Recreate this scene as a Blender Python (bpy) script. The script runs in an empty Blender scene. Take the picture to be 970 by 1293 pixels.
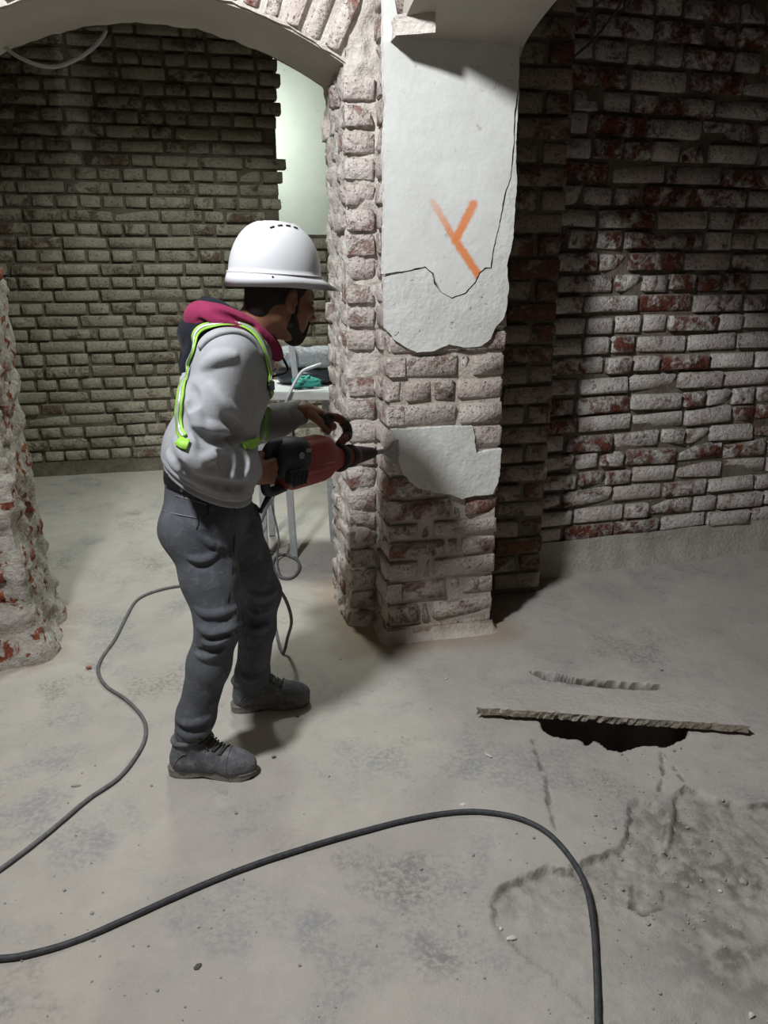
import bpy, bmesh, math, random
import numpy as np
from mathutils import Vector, Matrix, noise

random.seed(7)
np.random.seed(7)
scene = bpy.context.scene
R = math.radians

# ------------------------------------------------------------------ camera, lights, exposure
PIT, CAMH, FPX, PCX, PCY = R(18.2), 1.6, 970.0, 485.0, 646.5
cam_d = bpy.data.cameras.new('camera')
cam_d.sensor_fit = 'VERTICAL'
cam_d.sensor_height = 36.0
cam_d.lens = 36.0 * FPX / 1293.0
cam_d.clip_start = 0.05
cam = bpy.data.objects.new('camera', cam_d)
cam.location = (0, 0, CAMH)
cam.rotation_euler = (R(90) - PIT, 0, 0)
scene.collection.objects.link(cam)
scene.camera = cam

world = bpy.data.worlds.new('world')
scene.world = world
world.use_nodes = True
world.node_tree.nodes['Background'].inputs[0].default_value = (0.9, 0.95, 1.0, 1)
world.node_tree.nodes['Background'].inputs[1].default_value = 0.02


def area_light(name, loc, aim, size, power, col, spread=180):
    d = bpy.data.lights.new(name, 'AREA')
    d.shape = 'DISK'
    d.size = size
    d.energy = power
    d.color = col
    d.spread = R(spread)
    o = bpy.data.objects.new(name, d)
    o.location = loc
    o.rotation_euler = (Vector(aim) - Vector(loc)).to_track_quat('-Z', 'Y').to_euler()
    scene.collection.objects.link(o)
    return o


area_light('work_lamp', (-1.13, 0.96, 3.42), (2.0, 3.6, 0.5), 0.28, 122, (0.965, 0.985, 1.0))
area_light('back_room_lamp', (-0.75, 4.45, 3.05), (-1.0, 4.75, 0.0), 0.35, 34, (0.93, 1.0, 0.92), 125)
area_light('side_room_lamp', (-1.31, 6.57, 2.7), (-0.65, 7.47, 2.2), 0.3, 22, (0.95, 1.0, 0.95))

vs = scene.view_settings
vs.view_transform = 'Standard'
vs.look = 'None'
vs.exposure = 0.0
vs.gamma = 1.0
vs.use_curve_mapping = False
scene.cycles.use_denoising = True
scene.cycles.max_bounces = 6
scene.cycles.diffuse_bounces = 3

# ------------------------------------------------------------------ frames and projection
CP, SP = math.cos(PIT), math.sin(PIT)
OX, OY = 0.017, 3.024                 # front left corner of the pillar
CA, SA = math.cos(R(13)), math.sin(R(13))


def B(u, v, z=0.0):
    """building frame (u along the walls, v into depth) to world"""
    return Vector((OX + u * CA - v * SA, OY + u * SA + v * CA, z))


EU = Vector((CA, SA, 0))
EV = Vector((-SA, CA, 0))
EZ = Vector((0, 0, 1))


def ray(px, py):
    a, b = (px - PCX) / FPX, (py - PCY) / FPX
    return Vector((a, CP - b * SP, -SP - b * CP))


def ground(px, py, z=0.0):
    r = ray(px, py)
    return Vector((0, 0, CAMH)) + r * ((z - CAMH) / r.z)


def at(px, py, Y):
    r = ray(px, py)
    return Vector((0, 0, CAMH)) + r * (Y / r.y)


def on_v(px, py, v):
    """point of a wall plane v = const as (u, z)"""
    r = ray(px, py)
    # (p - O).EV = v
    t = (v + OX * EV.x + OY * EV.y) / (r.x * EV.x + r.y * EV.y)
    p = r * t
    return ((p.x - OX) * CA + (p.y - OY) * SA, CAMH + p.z)


def project(p):
    dz = p[2] - CAMH
    d = p[1] * CP - dz * SP
    if d < 0.05:
        return (-9999, -9999, d)
    return (PCX + FPX * p[0] / d, PCY + FPX * (-p[1] * SP - dz * CP) / d, d)


# ------------------------------------------------------------------ object helpers
COL = scene.collection


def link(name, me, mat=None, parent=None, smooth=False):
    o = bpy.data.objects.new(name, me)
    COL.objects.link(o)
    if mat is not None and len(me.materials) == 0:
        me.materials.append(mat)
    if parent is not None:
        o.parent = parent
    if smooth and len(me.polygons):
        me.polygons.foreach_set('use_smooth', [True] * len(me.polygons))
    return o


def tag(o, label=None, cat=None, group=None, kind=None):
    if label:
        o['label'] = label
    if cat:
        o['category'] = cat
    if group:
        o['group'] = group
    if kind:
        o['kind'] = kind
    return o


def empty(name, loc=(0, 0, 0)):
    """parts are given in world coordinates: the base is marked by the empty, children keep their place"""
    o = bpy.data.objects.new(name, None)
    o.empty_display_size = 0.1
    COL.objects.link(o)
    return o


def mesh_np(name, v, f):
    me = bpy.data.meshes.new(name)
    me.from_pydata([tuple(map(float, p)) for p in v], [], [tuple(map(int, q)) for q in f])
    me.update()
    return me


def bm_mesh(name, bm, recalc=True):
    if recalc:
        bmesh.ops.recalc_face_normals(bm, faces=bm.faces)
    me = bpy.data.meshes.new(name)
    bm.to_mesh(me)
    bm.free()
    return me


def catmull(pts, n=8, closed=False):
    pts = [Vector(p) for p in pts]
    out = []
    m = len(pts)
    rng = range(m if closed else m - 1)
    for i in rng:
        if closed:
            p0, p1, p2, p3 = pts[(i - 1) % m], pts[i], pts[(i + 1) % m], pts[(i + 2) % m]
        else:
            p1, p2 = pts[i], pts[i + 1]
            p0 = pts[i - 1] if i > 0 else p1 * 2 - p2
            p3 = pts[i + 2] if i + 2 < m else p2 * 2 - p1
        for k in range(n):
            t = k / n
            out.append(0.5 * ((2 * p1) + (p2 - p0) * t + (2 * p0 - 5 * p1 + 4 * p2 - p3) * t * t
                              + (3 * p1 - p0 - 3 * p2 + p3) * t ** 3))
    if not closed:
        out.append(pts[-1].copy())
    return out


def tube_into(bm, pts, rad, seg=8, closed=False, cap=True):
    pts = [Vector(p) for p in pts]
    n = len(pts)
    rings = []
    prev = None
    for i, p in enumerate(pts):
        if closed:
            t = pts[(i + 1) % n] - pts[i - 1]
        else:
            t = pts[min(i + 1, n - 1)] - pts[max(i - 1, 0)]
        if t.length < 1e-9:
            t = Vector((0, 0, 1))
        t.normalize()
        if prev is None:
            a = Vector((0, 0, 1)) if abs(t.z) < 0.9 else Vector((1, 0, 0))
            x = t.cross(a).normalized()
        else:
            x = (prev - t * prev.dot(t))
            x = x.normalized() if x.length > 1e-6 else t.orthogonal().normalized()
        prev = x
        y = t.cross(x)
        r = rad[i] if isinstance(rad, (list, tuple)) else rad
        rings.append([bm.verts.new(p + (x * math.cos(2 * math.pi * k / seg) + y * math.sin(2 * math.pi * k / seg)) * r)
                      for k in range(seg)])
    for i in range(n if closed else n - 1):
        a, b = rings[i], rings[(i + 1) % n]
        for k in range(seg):
            bm.faces.new((a[k], a[(k + 1) % seg], b[(k + 1) % seg], b[k]))
    if cap and not closed:
        bm.faces.new(rings[0][::-1])
        bm.faces.new(rings[-1])


def tube(name, pts, rad, mat, parent=None, seg=8, closed=False):
    bm = bmesh.new()
    tube_into(bm, pts, rad, seg, closed)
    return link(name, bm_mesh(name, bm), mat, parent, True)


def box_into(bm, c, x, y, z, sx, sy, sz):
    c, x, y, z = Vector(c), Vector(x), Vector(y), Vector(z)
    vs_ = []
    for k in (-1, 1):
        for j in (-1, 1):
            for i in (-1, 1):
                vs_.append(bm.verts.new(c + x * (i * sx / 2) + y * (j * sy / 2) + z * (k * sz / 2)))
    for q in ((0, 2, 3, 1), (4, 5, 7, 6), (0, 1, 5, 4), (2, 6, 7, 3), (0, 4, 6, 2), (1, 3, 7, 5)):
        bm.faces.new([vs_[i] for i in q])


def box(name, c, x, y, z, sx, sy, sz, mat, parent=None, bevel=0.0):
    bm = bmesh.new()
    box_into(bm, c, x, y, z, sx, sy, sz)
    if bevel:
        bmesh.ops.bevel(bm, geom=list(bm.edges), offset=bevel, segments=2, affect='EDGES')
    return link(name, bm_mesh(name, bm), mat, parent)


def ubox(name, u0, u1, v0, v1, z0, z1, mat, parent=None):
    """box given in the building frame"""
    return box(name, B((u0 + u1) / 2, (v0 + v1) / 2, (z0 + z1) / 2), EU, EV, EZ, u1 - u0, v1 - v0, z1 - z0, mat, parent)


def fbm(p, s, o=4):
    return noise.fractal(Vector(p) * s, 1.0, 2.0, o)


def in_poly(x, y, poly):
    c = False
    n = len(poly)
    j = n - 1
    for i in range(n):
        xi, yi = poly[i]
        xj, yj = poly[j]
        if (yi > y) != (yj > y) and x < (xj - xi) * (y - yi) / (yj - yi) + xi:
            c = not c
        j = i
    return c


# ------------------------------------------------------------------ materials
class NT:
    def __init__(self, name):
        self.m = bpy.data.materials.new(name)
        self.m.use_nodes = True
        self.t = self.m.node_tree
        self.bsdf = self.t.nodes['Principled BSDF']
        self.bsdf.inputs['Roughness'].default_value = 0.85

    def n(self, kind, **kw):
        o = self.t.nodes.new(kind)
        for k, v in kw.items():
            setattr(o, k, v)
        return o

    def l(self, a, b):
        self.t.links.new(a, b)

    def val(self, s, v):
        if hasattr(v, 'is_linked') or hasattr(v, 'links'):
            self.l(v, s)
        else:
            s.default_value = v

    def math(self, op, a, b=None, c=None, clamp=False):
        o = self.n('ShaderNodeMath', operation=op, use_clamp=clamp)
        self.val(o.inputs[0], a)
        if b is not None:
            self.val(o.inputs[1], b)
        if c is not None:
            self.val(o.inputs[2], c)
        return o.outputs[0]

    def vmath(self, op, a, b):
        o = self.n('ShaderNodeVectorMath', operation=op)
        self.val(o.inputs[0], a)
        self.val(o.inputs[1], b)
        return o.outputs['Value'] if op in ('DOT_PRODUCT', 'LENGTH', 'DISTANCE') else o.outputs[0]

    def noise(self, vec, scale, detail=4, rough=0.6, dist=0.0):
        o = self.n('ShaderNodeTexNoise')
        o.inputs['Scale'].default_value = scale
        o.inputs['Detail'].default_value = detail
        o.inputs['Roughness'].default_value = rough
        o.inputs['Distortion'].default_value = dist
        if vec is not None:
            self.l(vec, o.inputs['Vector'])
        return o.outputs['Fac']

    def ramp(self, fac, stops):
        o = self.n('ShaderNodeValToRGB')
        e = o.color_ramp.elements
        while len(e) < len(stops):
            e.new(0.5)
        for i, (p, c) in enumerate(stops):
            e[i].position = p
            e[i].color = (c[0], c[1], c[2], 1) if not isinstance(c, (int, float)) else (c, c, c, 1)
        self.l(fac, o.inputs[0])
        return o.outputs[0]

    def step(self, x, a, b):
        o = self.n('ShaderNodeMapRange', interpolation_type='SMOOTHSTEP')
        self.val(o.inputs[0], x)
        o.inputs[1].default_value = a
        o.inputs[2].default_value = b
        return o.outputs[0]

    def mix(self, f, a, b):
        o = self.n('ShaderNodeMix', data_type='RGBA')
        self.val(o.inputs[0], f)
        for s, v in ((o.inputs[6], a), (o.inputs[7], b)):
            if isinstance(v, (tuple, list)):
                s.default_value = (v[0], v[1], v[2], 1)
            else:
                self.l(v, s)
        return o.outputs[2]

    def pos(self):
        return self.n('ShaderNodeNewGeometry').outputs['Position']

    def nrm(self):
        return self.n('ShaderNodeNewGeometry').outputs['Normal']

    def color(self, c):
        if isinstance(c, (tuple, list)):
            self.bsdf.inputs['Base Color'].default_value = (c[0], c[1], c[2], 1)
        else:
            self.l(c, self.bsdf.inputs['Base Color'])

    def bump(self, h, strength=0.5, dist=0.01):
        o = self.n('ShaderNodeBump')
        o.inputs['Strength'].default_value = strength
        o.inputs['Distance'].default_value = dist
        self.l(h, o.inputs['Height'])
        self.l(o.outputs[0], self.bsdf.inputs['Normal'])


def plain(name, col, rough=0.6, metal=0.0, var=0.15, scale=30, bump=0.0, bscale=200, spec=None):
    t = NT(name)
    p = t.pos()
    nz = t.noise(p, scale, 4)
    a = tuple(c * (1 - var) for c in col)
    b = tuple(min(1, c * (1 + var)) for c in col)
    t.color(t.ramp(nz, [(0.3, a), (0.7, b)]))
    t.bsdf.inputs['Roughness'].default_value = rough
    t.bsdf.inputs['Metallic'].default_value = metal
    if spec is not None:
        t.bsdf.inputs['Specular IOR Level'].default_value = spec
    if bump:
        t.bump(t.noise(p, bscale, 4), bump, 0.004)
    return t.m


def brick_mat(name, red_a, red_b, wash_a, wash_b, bias, spread, dust=(0.42, 0.39, 0.34), dustamt=0.55, basedirt=0.0,
              patch=None):
    """worn brick under remains of limewash; bias > 0 means more wash"""
    t = NT(name)
    oi = t.n('ShaderNodeObjectInfo')
    rnd = oi.outputs['Random']
    off = t.vmath('SCALE', (3.1, 5.7, 9.3), (0, 0, 0))
    o_sc = off.node
    t.l(rnd, o_sc.inputs['Scale'])
    gp = t.pos()
    p = t.vmath('ADD', gp, off)
    n1 = t.noise(p, 10, 6, 0.62, 0.6)
    n2 = t.noise(p, 46, 5, 0.65)
    n3 = t.noise(p, 5, 3)
    m = t.math('ADD', t.math('MULTIPLY', n1, 0.75), t.math('MULTIPLY', n2, 0.25))
    rb = t.math('MULTIPLY', t.math('SUBTRACT', rnd, 0.5), spread)
    m = t.math('ADD', t.math('ADD', m, rb), bias)
    if patch is not None:       # broad zones of the wall where the wash has gone
        big = t.noise(gp, patch[0], 2)
        m = t.math('ADD', m, t.math('MULTIPLY', t.math('SUBTRACT', big, 0.5), patch[1]))
    mask = t.step(m, 0.46, 0.60)
    red = t.ramp(t.noise(p, 22, 4, 0.6), [(0.32, red_a), (0.68, red_b)])
    wash = t.ramp(t.math('ADD', t.math('MULTIPLY', n3, 0.55), t.math('MULTIPLY', n2, 0.45)), [(0.36, wash_a), (0.62, wash_b)])
    c = t.mix(t.math('POWER', mask, 0.8), red, wash)
    # thin dark chips and pocks
    pock = t.math('MULTIPLY', t.step(t.noise(p, 90, 4, 0.6, 0.5), 0.60, 0.70), 0.5)
    c = t.mix(pock, c, tuple(x * .8 for x in red_a))
    sep = t.n('ShaderNodeSeparateXYZ')
    t.l(t.nrm(), sep.inputs[0])
    up = t.math('MULTIPLY', t.step(sep.outputs[2], 0.25, 0.8), dustamt)
    c = t.mix(up, c, dust)
    if basedirt:
        s2 = t.n('ShaderNodeSeparateXYZ')
        t.l(gp, s2.inputs[0])
        zz = t.math('ADD', s2.outputs[2], t.math('MULTIPLY', t.noise(gp, 9, 3), 0.16))
        c = t.mix(t.math('MULTIPLY', t.step(zz, basedirt + 0.12, 0.08), 0.8), c, (0.36, 0.27, 0.19))
    t.color(c)
    h = t.math('ADD', t.math('MULTIPLY', mask, 0.35), t.math('ADD', t.math('MULTIPLY', n2, 0.6), t.math('MULTIPLY', n1, 0.5)))
    t.bump(t.math('SUBTRACT', h, t.math('MULTIPLY', pock, 0.9)), 1.0, 0.022)
    t.bsdf.inputs['Roughness'].default_value = 0.95
    t.bsdf.inputs['Specular IOR Level'].default_value = 0.15
    return t.m


def mortar_mat(name, a, b, red=0.0, bumpd=0.012):
    t = NT(name)
    p = t.pos()
    n1 = t.noise(p, 9, 6, 0.65)
    n2 = t.noise(p, 55, 5, 0.65)
    c = t.ramp(t.math('ADD', t.math('MULTIPLY', n1, 0.6), t.math('MULTIPLY', n2, 0.4)), [(0.36, a), (0.64, b)])
    if red:
        r = t.step(t.noise(p, 13, 4, 0.55, 0.8), 1.0 - red - 0.03, 1.0 - red + 0.03)
        c = t.mix(r, c, t.ramp(n2, [(0.35, (0.12, 0.032, 0.02)), (0.65, (0.33, 0.11, 0.065))]))
    t.color(c)
    t.bump(t.math('ADD', n1, t.math('MULTIPLY', n2, 0.8)), 0.8, bumpd)
    t.bsdf.inputs['Roughness'].default_value = 0.95
    t.bsdf.inputs['Specular IOR Level'].default_value = 0.15
    return t.m


M_BRICK_PILLAR = brick_mat('brick_pillar', (0.17, 0.07, 0.052), (0.34, 0.18, 0.14), (0.42, 0.335, 0.305), (0.62, 0.56, 0.515), 0.12, 0.18,
                           basedirt=0.10)
M_BRICK_JAMB = brick_mat('brick_jamb', (0.22, 0.075, 0.058), (0.44, 0.25, 0.21), (0.50, 0.41, 0.38), (0.70, 0.645, 0.61), 0.135, 0.16,
                         basedirt=0.14)
M_BRICK_RIGHT = brick_mat('brick_right', (0.085, 0.028, 0.022), (0.25, 0.085, 0.055), (0.42, 0.355, 0.335), (0.73, 0.69, 0.65), 0.105, 0.24,
                          patch=(1.6, 0.2))
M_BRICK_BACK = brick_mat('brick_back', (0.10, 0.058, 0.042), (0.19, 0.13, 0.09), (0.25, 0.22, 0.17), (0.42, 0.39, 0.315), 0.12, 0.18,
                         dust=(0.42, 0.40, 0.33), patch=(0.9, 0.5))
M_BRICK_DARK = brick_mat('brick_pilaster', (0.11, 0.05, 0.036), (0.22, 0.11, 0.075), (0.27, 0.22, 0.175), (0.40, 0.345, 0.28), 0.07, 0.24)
M_BRICK_RED = brick_mat('brick_broken_red', (0.13, 0.035, 0.025), (0.36, 0.12, 0.07), (0.42, 0.36, 0.32), (0.60, 0.56, 0.51), -0.03, 0.25)
M_MORTAR = mortar_mat('mortar_grey', (0.40, 0.35, 0.31), (0.58, 0.535, 0.48))
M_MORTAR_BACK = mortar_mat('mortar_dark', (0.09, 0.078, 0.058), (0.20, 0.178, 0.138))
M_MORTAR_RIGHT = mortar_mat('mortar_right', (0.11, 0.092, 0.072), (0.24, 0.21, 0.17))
M_RUBBLE = mortar_mat('rubble', (0.29, 0.26, 0.225), (0.55, 0.52, 0.47), red=0.41, bumpd=0.025)
M_RUBBLE_PALE = mortar_mat('rubble_pale', (0.50, 0.45, 0.41), (0.74, 0.70, 0.655), red=0.26, bumpd=0.018)


def plaster_mat(name, a, b, marks=None, bump=0.25):
    t = NT(name)
    p = t.pos()
    n1 = t.noise(p, 3.5, 5, 0.6)
    n2 = t.noise(p, 60, 5, 0.6)
    n3 = t.noise(p, 14, 3, 0.5)
    c = t.ramp(t.math('ADD', t.math('MULTIPLY', n1, 0.75), t.math('MULTIPLY', n2, 0.25)), [(0.36, a), (0.62, b)])
    # small scuffs and chips
    ch = t.step(t.noise(p, 26, 3, 0.45, 0.7), 0.70, 0.735)
    c = t.mix(t.math('MULTIPLY', ch, 0.55), c, (0.46, 0.44, 0.40))
    if marks:
        rel = t.vmath('SUBTRACT', p, (OX, OY, 0))
        u = t.vmath('DOT_PRODUCT', rel, (CA, SA, 0))
        z = t.vmath('DOT_PRODUCT', rel, (0, 0, 1))
        tot = None
        wob = t.math('MULTIPLY', t.math('SUBTRACT', t.noise(p, 70, 3), 0.5), 0.016)
        for (u0, z0, u1, z1, w, s0) in marks:
            du, dz = u1 - u0, z1 - z0
            L2 = du * du + dz * dz
            a_, b_ = t.math('SUBTRACT', u, u0), t.math('SUBTRACT', z, z0)
            h = t.math('DIVIDE', t.math('ADD', t.math('MULTIPLY', a_, du), t.math('MULTIPLY', b_, dz)), L2, clamp=True)
            ex = t.math('SUBTRACT', a_, t.math('MULTIPLY', h, du))
            ez = t.math('SUBTRACT', b_, t.math('MULTIPLY', h, dz))
            d = t.math('SQRT', t.math('ADD', t.math('MULTIPLY', ex, ex), t.math('MULTIPLY', ez, ez)))
            m = t.step(t.math('ADD', d, wob), w, w * 0.35)
            dens = t.math('ADD', s0, t.math('MULTIPLY', h, 1 - s0))
            m = t.math('MULTIPLY', m, dens)
            tot = m if tot is None else t.math('MAXIMUM', tot, m)
        c = t.mix(t.math('MULTIPLY', tot, 0.93), c, (0.80, 0.235, 0.055))
    t.color(c)
    t.bump(t.math('ADD', t.math('MULTIPLY', n2, 0.35), t.math('ADD', t.math('MULTIPLY', n3, 0.9), t.math('MULTIPLY', ch, -0.5))), bump, 0.012)
    t.bsdf.inputs['Roughness'].default_value = 0.9
    t.bsdf.inputs['Specular IOR Level'].default_value = 0.2
    return t.m


_m = [on_v(x, y, -0.016) for x, y in ((547, 256), (575, 303), (598, 258), (605, 349))]
M_PLASTER = plaster_mat('plaster_white', (0.66, 0.665, 0.635), (0.755, 0.765, 0.745),
                        marks=[(*_m[0], *_m[1], 0.019, 0.35), (*_m[2], *_m[1], 0.024, 0.9), (*_m[1], *_m[3], 0.023, 0.95)])
M_PLASTER_ROUGH = plaster_mat('plaster_white_rough', (0.60, 0.595, 0.56), (0.73, 0.735, 0.71), bump=0.75)
_a0, _a1 = on_v(122, 40, 0.60), on_v(148, 39, 0.60)
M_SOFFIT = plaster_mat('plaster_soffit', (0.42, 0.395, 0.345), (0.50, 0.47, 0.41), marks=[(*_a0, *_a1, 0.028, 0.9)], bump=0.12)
M_PALE = plaster_mat('plaster_pale_green', (0.62, 0.68, 0.60), (0.70, 0.755, 0.68), bump=0.12)
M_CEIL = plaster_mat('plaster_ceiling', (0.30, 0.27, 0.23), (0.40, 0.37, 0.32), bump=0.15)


def floor_mat():
    t = NT('floor_dust')
    p = t.pos()
    n1 = t.noise(p, 1.3, 6, 0.6, 0.4)
    n2 = t.noise(p, 8, 6, 0.68, 0.5)
    n3 = t.noise(p, 60, 5, 0.65)
    n4 = t.noise(p, 240, 3, 0.6)
    base = t.ramp(t.math('ADD', t.math('MULTIPLY', n1, 0.6), t.math('MULTIPLY', n2, 0.4)),
                  [(0.33, (0.375, 0.348, 0.315)), (0.66, (0.49, 0.458, 0.415))])
    b1 = t.noise(t.vmath('ADD', p, (1.3, 7.1, 0)), 2.4, 6, 0.66, 0.3)
    blue = t.math('MULTIPLY', t.step(b1, 0.47, 0.64), 0.75)
    blue = t.math('MULTIPLY', blue, t.step(t.math('ADD', t.math('MULTIPLY', n2, .5), t.math('MULTIPLY', n3, .5)), 0.40, 0.60))
    base = t.mix(blue, base, (0.255, 0.26, 0.275))
    stain = t.math('MULTIPLY', t.step(t.noise(t.vmath('ADD', p, (4.2, 1.7, 0)), 2.2, 5, 0.62), 0.54, 0.68),
                   t.step(t.math('ADD', t.math('MULTIPLY', n2, .4), t.math('MULTIPLY', n3, .6)), 0.42, 0.60))
    base = t.mix(t.math('MULTIPLY', stain, 0.6), base, (0.19, 0.175, 0.155))
    # broken out patch: loose crumbly screed instead of smooth dust
    at_ = t.n('ShaderNodeAttribute', attribute_name='broken')
    brk = at_.outputs['Fac']
    loose = t.ramp(t.math('ADD', t.math('MULTIPLY', n2, .6), t.math('MULTIPLY', n3, .4)), [(.36, (.16, .145, .125)), (.48, (.33, .308, .275)), (.62, (.47, .44, .395))])
    base = t.mix(t.math('MULTIPLY', brk, 0.6), base, loose)
    # brown brick dust that has fallen along the foot of the walls
    rel = t.vmath('SUBTRACT', p, (OX, OY, 0))
    u = t.vmath('DOT_PRODUCT', rel, (CA, SA, 0))
    v = t.vmath('DOT_PRODUCT', rel, (-SA, CA, 0))
    du = t.math('MAXIMUM', t.math('SUBTRACT', t.math('ABSOLUTE', t.math('ADD', u, -0.19)), 0.33), 0)
    dv = t.math('MAXIMUM', t.math('SUBTRACT', t.math('ABSOLUTE', t.math('ADD', v, -0.33)), 0.35), 0)
    d1 = t.math('SQRT', t.math('ADD', t.math('MULTIPLY', du, du), t.math('MULTIPLY', dv, dv)))
    du2 = t.math('MAXIMUM', t.math('ADD', t.math('MULTIPLY', t.math('ADD', u, 1.47), 1), 0), 0)
    dv2 = t.math('MAXIMUM', t.math('SUBTRACT', t.math('ABSOLUTE', t.math('ADD', v, -0.44)), 0.24), 0)
    d2 = t.math('SQRT', t.math('ADD', t.math('MULTIPLY', du2, du2), t.math('MULTIPLY', dv2, dv2)))
    d = t.math('ADD', t.math('MINIMUM', d1, d2), t.math('MULTIPLY', t.math('SUBTRACT', n2, 0.5), 0.16))
    base = t.mix(t.math('MULTIPLY', t.step(d, 0.17, 0.0), 0.8), base, (0.33, 0.26, 0.195))
    dirt_shade = t.n('ShaderNodeAttribute', attribute_name='dirt_shade').outputs['Fac']  # dirt stains, plus shade of slit, cracks and hole put into the colour
    base = t.mix(t.math('MULTIPLY', dirt_shade, 0.9), base, (0.085, 0.072, 0.058))
    speck = t.step(n4, 0.66, 0.72)
    base = t.mix(t.math('MULTIPLY', speck, 0.35), base, (0.24, 0.22, 0.20))
    t.color(base)
    amp = t.math('ADD', 1.0, t.math('MULTIPLY', brk, 1.8))
    t.bump(t.math('MULTIPLY', amp, t.math('ADD', t.math('MULTIPLY', n3, 0.5), t.math('ADD', t.math('MULTIPLY', n2, 0.8), t.math('MULTIPLY', n4, 0.25)))), 0.42, 0.012)
    t.bsdf.inputs['Roughness'].default_value = 0.92
    t.bsdf.inputs['Specular IOR Level'].default_value = 0.18
    return t.m


M_FLOOR = floor_mat()

# ------------------------------------------------------------------ floor with hole, slit and broken patch
HOLE = [tuple(ground(x, y)[:2]) for x, y in ((676, 893), (684, 919), (697, 930), (730, 934), (742, 940), (752, 934), (766, 944), (783, 951),
                                              (797, 945), (815, 942), (840, 943), (860, 935), (870, 928), (866, 890), (770, 878))]
SLIT = [tuple(ground(x, y)[:2]) for x, y in ((672, 849), (702, 852), (728, 858), (772, 861), (834, 866), (828, 870), (775, 868), (725, 863), (690, 858))]
PIT_POLY = [tuple(ground(x, y)[:2]) for x, y in ((618, 1150), (629, 1119), (660, 1106), (690, 1093), (722, 1097), (742, 1082), (762, 1075), (784, 1070),
                                                 (792, 1045), (793, 1022), (806, 1008), (823, 1013), (842, 1022), (842, 1052), (826, 1082), (845, 1070),
                                                 (850, 1010), (863, 990), (895, 1008), (939, 1017), (975, 1014), (1120, 1030), (1120, 1300), (760, 1300),
                                                 (690, 1230), (640, 1190))]
CRACKS = [[ground(x, y) for x, y in c] for c in (
    ((672, 932), (680, 958), (690, 985), (694, 1020), (702, 1050)),
    ((835, 950), (838, 975), (830, 1005)),
    ((838, 952), (865, 988)),
    ((800, 1110), (800, 1140), (815, 1150), (838, 1140), (838, 1115)))]


def poly_dist(X, Y, poly):
    """signed distance, negative inside (numpy)"""
    n = len(poly)
    d = np.full(X.shape, 1e9)
    ins = np.zeros(X.shape, bool)
    for i in range(n):
        (x0, y0), (x1, y1) = poly[i - 1], poly[i]
        ex, ey = x1 - x0, y1 - y0
        h = np.clip(((X - x0) * ex + (Y - y0) * ey) / (ex * ex + ey * ey + 1e-12), 0, 1)
        d = np.minimum(d, np.hypot(X - x0 - h * ex, Y - y0 - h * ey))
        c = ((y0 > Y) != (y1 > Y))
        with np.errstate(divide='ignore', invalid='ignore'):
            xi = (x1 - x0) * (Y - y0) / (y1 - y0 + 1e-12) + x0
        ins ^= c & (X < xi)
    return np.where(ins, -d, d)


def line_dist(X, Y, pts):
    d = np.full(X.shape, 1e9)
    for a, b in zip(pts[:-1], pts[1:]):
        ex, ey = b[0] - a[0], b[1] - a[1]
        h = np.clip(((X - a[0]) * ex + (Y - a[1]) * ey) / (ex * ex + ey * ey + 1e-12), 0, 1)
        d = np.minimum(d, np.hypot(X - a[0] - h * ex, Y - a[1] - h * ey))
    return d


def sstep(x, a, b):
    t = np.clip((x - a) / (b - a), 0, 1)
    return t * t * (3 - 2 * t)


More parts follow.
